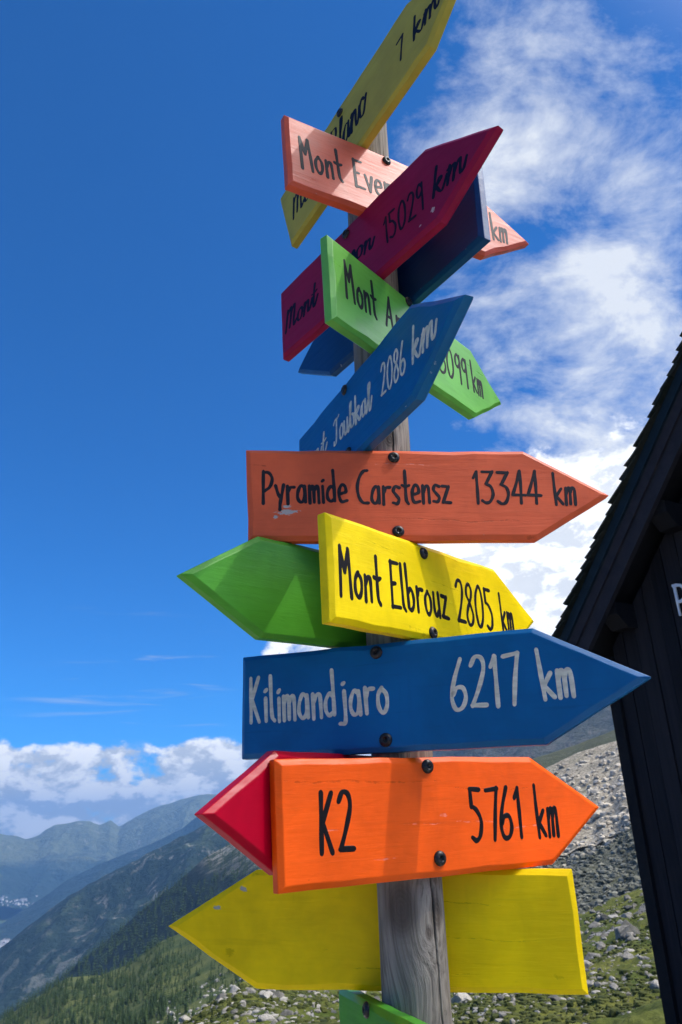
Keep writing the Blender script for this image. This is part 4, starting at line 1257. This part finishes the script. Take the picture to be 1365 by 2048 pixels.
# ------------------------------------------------------------------ the dark timber hut
def timber(name, ca, cb, sc=(40, 40, 2.0), rough=0.7, bump=0.5):
    mt, g, b = bsdf_mat(name)
    p = g.coord('Object')
    n1 = g.noise(g.v('MULTIPLY', p, sc), 1.0, 5.0, 0.62, 0.4)
    n2 = g.noise(p, 3.0, 4.0, 0.6)
    isl = g.n('ShaderNodeNewGeometry').outputs['Random Per Island']
    f = g.m('ADD', g.m('MULTIPLY', n1, 0.6), g.m('ADD', g.m('MULTIPLY', isl, 0.3), g.m('MULTIPLY', n2, 0.2)))
    g.put(b.inputs['Base Color'], g.mix(g.step(f, 0.25, 0.85), ca, cb))
    b.inputs['Roughness'].default_value = rough
    b.inputs['Specular IOR Level'].default_value = 0.12
    g.put(b.inputs['Normal'], g.bump(n1, bump, 0.004))
    return mt


T_WALL = timber('charred_larch_boards', (0.006, 0.006, 0.008), (0.022, 0.020, 0.022), (45, 45, 1.6))
T_BARGE = timber('stained_bargeboard', (0.018, 0.017, 0.021), (0.036, 0.033, 0.037), (14, 14, 14))
T_FASC = timber('painted_fascia', (0.008, 0.016, 0.022), (0.016, 0.028, 0.036), (14, 14, 14), 0.5)
T_SHIN = timber('mossy_shingles', (0.012, 0.016, 0.011), (0.034, 0.036, 0.028), (30, 30, 30), 0.85, 0.8)
T_SOFF = timber('soffit_boards', (0.006, 0.006, 0.007), (0.014, 0.013, 0.014), (20, 20, 20))
mt, g, b = bsdf_mat('white_letter_paint')
b.inputs['Base Color'].default_value = (0.62, 0.64, 0.66, 1)
b.inputs['Roughness'].default_value = 0.5
WHITE = mt

HY = R(-58.0)                                     # heading of the gable wall
hw = Vector((math.cos(HY), math.sin(HY), 0))      # along the gable, towards the viewer
hn = Vector((math.sin(HY), -math.cos(HY), 0))     # out of the gable
HC = Vector((1.88, 5.43, 0.0))                    # corner at the ground
hut = empty('timber_hut', HC, Matrix((hw, -hn, Vector((0, 0, 1)))).transposed(),
            label='dark timber hut at the right edge with steep shingled roof and white letter', cat='hut')
# local frame: x along the gable, y into the building, z up


def boxes(name, items, mat, parent=hut, **kw):
    V, F = [], []
    for (x0, x1, y0, y1, z0, z1) in items:
        b0 = len(V)
        V += [(x0, y0, z0), (x1, y0, z0), (x1, y1, z0), (x0, y1, z0), (x0, y0, z1), (x1, y0, z1), (x1, y1, z1), (x0, y1, z1)]
        F += [tuple(b0 + i for i in f) for f in ((0, 3, 2, 1), (4, 5, 6, 7), (0, 1, 5, 4), (1, 2, 6, 5), (2, 3, 7, 6), (3, 0, 4, 7))]
    return mesh_obj(name, V, F, mat, parent, **kw)


def prism(name, poly, y0, y1, mat, parent=hut, **kw):
    """poly in local x,z extruded from y0 to y1."""
    n = len(poly)
    V = [(x, y0, z) for x, z in poly] + [(x, y1, z) for x, z in poly]
    F = [tuple(range(n)), tuple(reversed(range(n, 2 * n)))]
    for k in range(n):
        k2 = (k + 1) % n
        F.append((k, n + k, n + k2, k2))
    return mesh_obj(name, V, F, mat, parent, **kw)


SL = math.tan(R(47.9))
VA = Vector((1.52, 5.44, 1.212 + EYE))             # a point on the top line of the verge
va_x = (VA - HC).dot(hw)
va_y = -(VA - HC).dot(hn)                         # about -0.3: in front of the wall
HWID = 4.2
XR = HWID / 2                                     # ridge


def roof_z(x):                                    # top of the roof over the gable
    return VA.z + (x - va_x) * SL if x <= XR else VA.z + (2 * XR - x - va_x) * SL


XE = -0.28                                        # eave
cosr = math.cos(R(47.9))
DEP = 5.0
# gable wall of vertical boards, cut to the roof slope
V, F = [], []
x = 0.06
rng = random.Random(3)
while x < HWID - 0.06:
    wd = rng.uniform(.10, .125)
    x1 = min(x + wd, HWID - 0.06)
    d0 = rng.uniform(-.006, .006)
    for (xa, xb) in ((x, x1 - 0.007),):
        za, zb = roof_z(xa) - 0.36, roof_z(xb) - 0.36
        b0 = len(V)
        V += [(xa, d0, -.1), (xb, d0, -.1), (xb, .03, -.1), (xa, .03, -.1), (xa, d0, za), (xb, d0, zb), (xb, .03, zb), (xa, .03, za)]
        F += [tuple(b0 + i for i in f) for f in ((0, 3, 2, 1), (4, 5, 6, 7), (0, 1, 5, 4), (1, 2, 6, 5), (2, 3, 7, 6), (3, 0, 4, 7))]
    x = x1
mesh_obj('gable_wall', V, F, T_WALL, hut)
# backing, side walls, rear
poly = [(0.02, -.1), (HWID - .02, -.1), (HWID - .02, roof_z(HWID - .02) - .38), (XR, roof_z(XR) - .38), (0.02, roof_z(.02) - .38)]
prism('wall_core', poly, 0.031, DEP, T_SOFF)
sw, y = [], 0.08
while y < DEP:
    sw.append((-.004, .019, y, y + .113, -.1, roof_z(0) - .34))
    y += .12
boxes('side_wall', sw, T_WALL)
boxes('corner_board', [(-.028, .055, -.024, .03, -.1, roof_z(0) - .36), (-.028, -.006, .031, .078, -.1, roof_z(0) - .36)], T_SOFF)
boxes('corner_board', [(HWID - .055, HWID + .028, -.024, .03, -.1, roof_z(HWID) - .36)], T_SOFF)
boxes('plinth', [(-.05, HWID + .05, -.05, DEP + .05, -.6, -.08)], terrain_mat('plinth_stone', lambda g, b, p: g.put(b.inputs['Base Color'], g.mix(g.noise(p, 5.0, 6.0, 0.7), (0.1, 0.1, 0.09), (0.3, 0.29, 0.27)))))

Y0 = va_y


def strip(a, b_, x0, x1):                         # band between a and b_ metres below the roof line
    return [(x0, roof_z(x0) - b_), (x1, roof_z(x1) - b_), (x1, roof_z(x1) - a), (x0, roof_z(x0) - a)]


for nm_, a, b_, y0, y1, m_ in (('fascia', .035, .135, Y0 + .004, Y0 + .045, T_FASC), ('bargeboard', .138, .245, Y0 + .024, Y0 + .062, T_BARGE),
                               ('bargeboard', .248, .390, Y0 + .042, Y0 + .085, T_BARGE)):
    prism(nm_, [(XE, roof_z(XE) - b_), (XR, roof_z(XR) - b_), (XR, roof_z(XR) - a), (XE, roof_z(XE) - a)], y0, y1, m_)
    prism(nm_, [(XR + .002, roof_z(XR) - b_), (2 * XR - XE, roof_z(XE) - b_), (2 * XR - XE, roof_z(XE) - a), (XR + .002, roof_z(XR) - a)], y0, y1, m_)
# roof deck (soffit below) on both slopes
for sgn in (1, -1):
    q = [(XE, roof_z(XE) - .24), (XR, roof_z(XR) - .24), (XR, roof_z(XR) - .06), (XE, roof_z(XE) - .06)]
    if sgn < 0:
        q = [(2 * XR - a + .002, z) for a, z in reversed(q)]
    prism('roof_deck', q, Y0 + .09, DEP + .4, T_SOFF)
# shingles: overlapping courses of separate slates, their ends stepping along the verge
V, F = [], []
for sgn in (1, -1):
    s = 0.0
    total = (XR - XE) / cosr
    while s < total:
        pit = rng.uniform(.07, .115)
        y = Y0 - 0.035 + rng.uniform(-.02, .02)
        first = True
        while y < DEP + .42:
            wd = rng.uniform(.16, .26)
            sa, sb = s - rng.uniform(.004, .022), s + pit * 1.9
            tk = rng.uniform(.008, .020)
            lift = rng.uniform(.0, .012)
            pts = []
            for (ss, hh) in ((sa, .024 + lift + tk), (sa, .020 + lift), (sb, -.004), (sb, -.004 + tk * .6)):
                xx = XE + ss * cosr
                zz_ = roof_z(XE) + ss * math.sin(R(47.9)) - .035
                xx -= math.sin(R(47.9)) * hh
                zz_ += cosr * hh
                pts.append(((xx if sgn > 0 else 2 * XR - xx), zz_))
            b0 = len(V)
            ya, yb = y, y + wd - .006
            V += [(a, ya, z) for a, z in pts] + [(a, yb, z) for a, z in pts]
            for f in ((0, 1, 2, 3), (7, 6, 5, 4), (0, 4, 5, 1), (1, 5, 6, 2), (2, 6, 7, 3), (3, 7, 4, 0)):
                F.append(tuple(b0 + i for i in f))
            y += wd
        s += pit
mesh_obj('shingle_roof', V, F, T_SHIN, hut)
# purlin ends carrying the verge, with cut noses
for xp, drop in ((0.235, .30), (0.77, .33), (1.30, .33), (XR, .30)):
    zt = roof_z(xp) - drop
    h_, w_ = .17, .14
    yz = [(Y0 + .10, zt), (0.0, zt), (0.0, zt - h_), (Y0 + .19, zt - h_), (Y0 + .10, zt - h_ * .5)]
    V = [(xp - w_ / 2, y, z) for y, z in yz] + [(xp + w_ / 2, y, z) for y, z in yz]
    n = len(yz)
    F = [tuple(range(n)), tuple(reversed(range(n, 2 * n)))] + [(k, n + k, n + (k + 1) % n, (k + 1) % n) for k in range(n)]
    mesh_obj('purlin', V, F, T_SOFF, hut)
# the white letter at the right edge of the photograph
LP = Vector((2.22, 4.89, 1.33 + EYE))
lx, lz = (LP - HC).dot(hw), LP.z
hgt = 0.215
outl = [(-.02, 0), (.04, 0), (.04, .38), (.2, .38), (.33, .46), (.38, .62), (.35, .82), (.25, .95), (.1, 1.0), (-.05, 1.0), (-.05, .93), (-.02, .9)]
inn = [(.06, .47), (.16, .47), (.25, .53), (.29, .65), (.27, .8), (.19, .89), (.06, .9)]
cu = bpy.data.curves.new('tmp_letter', 'CURVE')
cu.dimensions = '2D'
cu.fill_mode = 'BOTH'
cu.extrude = 0.006
for pl_ in (outl, inn):
    sp_ = cu.splines.new('POLY')
    sp_.points.add(len(pl_) - 1)
    for k, (a, c) in enumerate(pl_):
        sp_.points[k].co = (a * hgt, c * hgt, 0, 1)
    sp_.use_cyclic_u = True
tmp = bpy.data.objects.new('tmp_letter', cu)
COL.objects.link(tmp)
me = bpy.data.meshes.new_from_object(tmp.evaluated_get(bpy.context.evaluated_depsgraph_get()))
bpy.data.objects.remove(tmp)
bpy.data.curves.remove(cu)
me.materials.clear()
me.materials.append(WHITE)
lo = link(bpy.data.objects.new('letter', me), hut, label='white painted letter P on the gable boards')
lo.location = (0.655, -.022, lz - hgt * 0.5)
lo.rotation_euler = (R(90), 0, 0)

# ------------------------------------------------------------------ the air
mt = bpy.data.materials.new('mountain_haze')
mt.use_nodes = True
g = NT(mt.node_tree)
out = g.n('ShaderNodeOutputMaterial')
vol = g.n('ShaderNodeVolumePrincipled')
vol.inputs['Color'].default_value = (0.24, 0.54, 1.0, 1)
vol.inputs['Density'].default_value = 7.6e-5
vol.inputs['Anisotropy'].default_value = 0.2
g.nt.links.new(vol.outputs[0], out.inputs['Volume'])
X, Y, ZB, ZT = 15000.0, 15000.0, -1700.0, 720.0
V = [(-X, -Y, ZB), (X, -Y, ZB), (X, Y, ZB), (-X, Y, ZB), (-X, -Y, ZT), (X, -Y, ZT), (X, Y, ZT), (-X, Y, ZT)]
mesh_obj('haze', V, [(0, 3, 2, 1), (4, 5, 6, 7), (0, 1, 5, 4), (1, 2, 6, 5), (2, 3, 7, 6), (3, 0, 4, 7)], mt, kind='stuff')
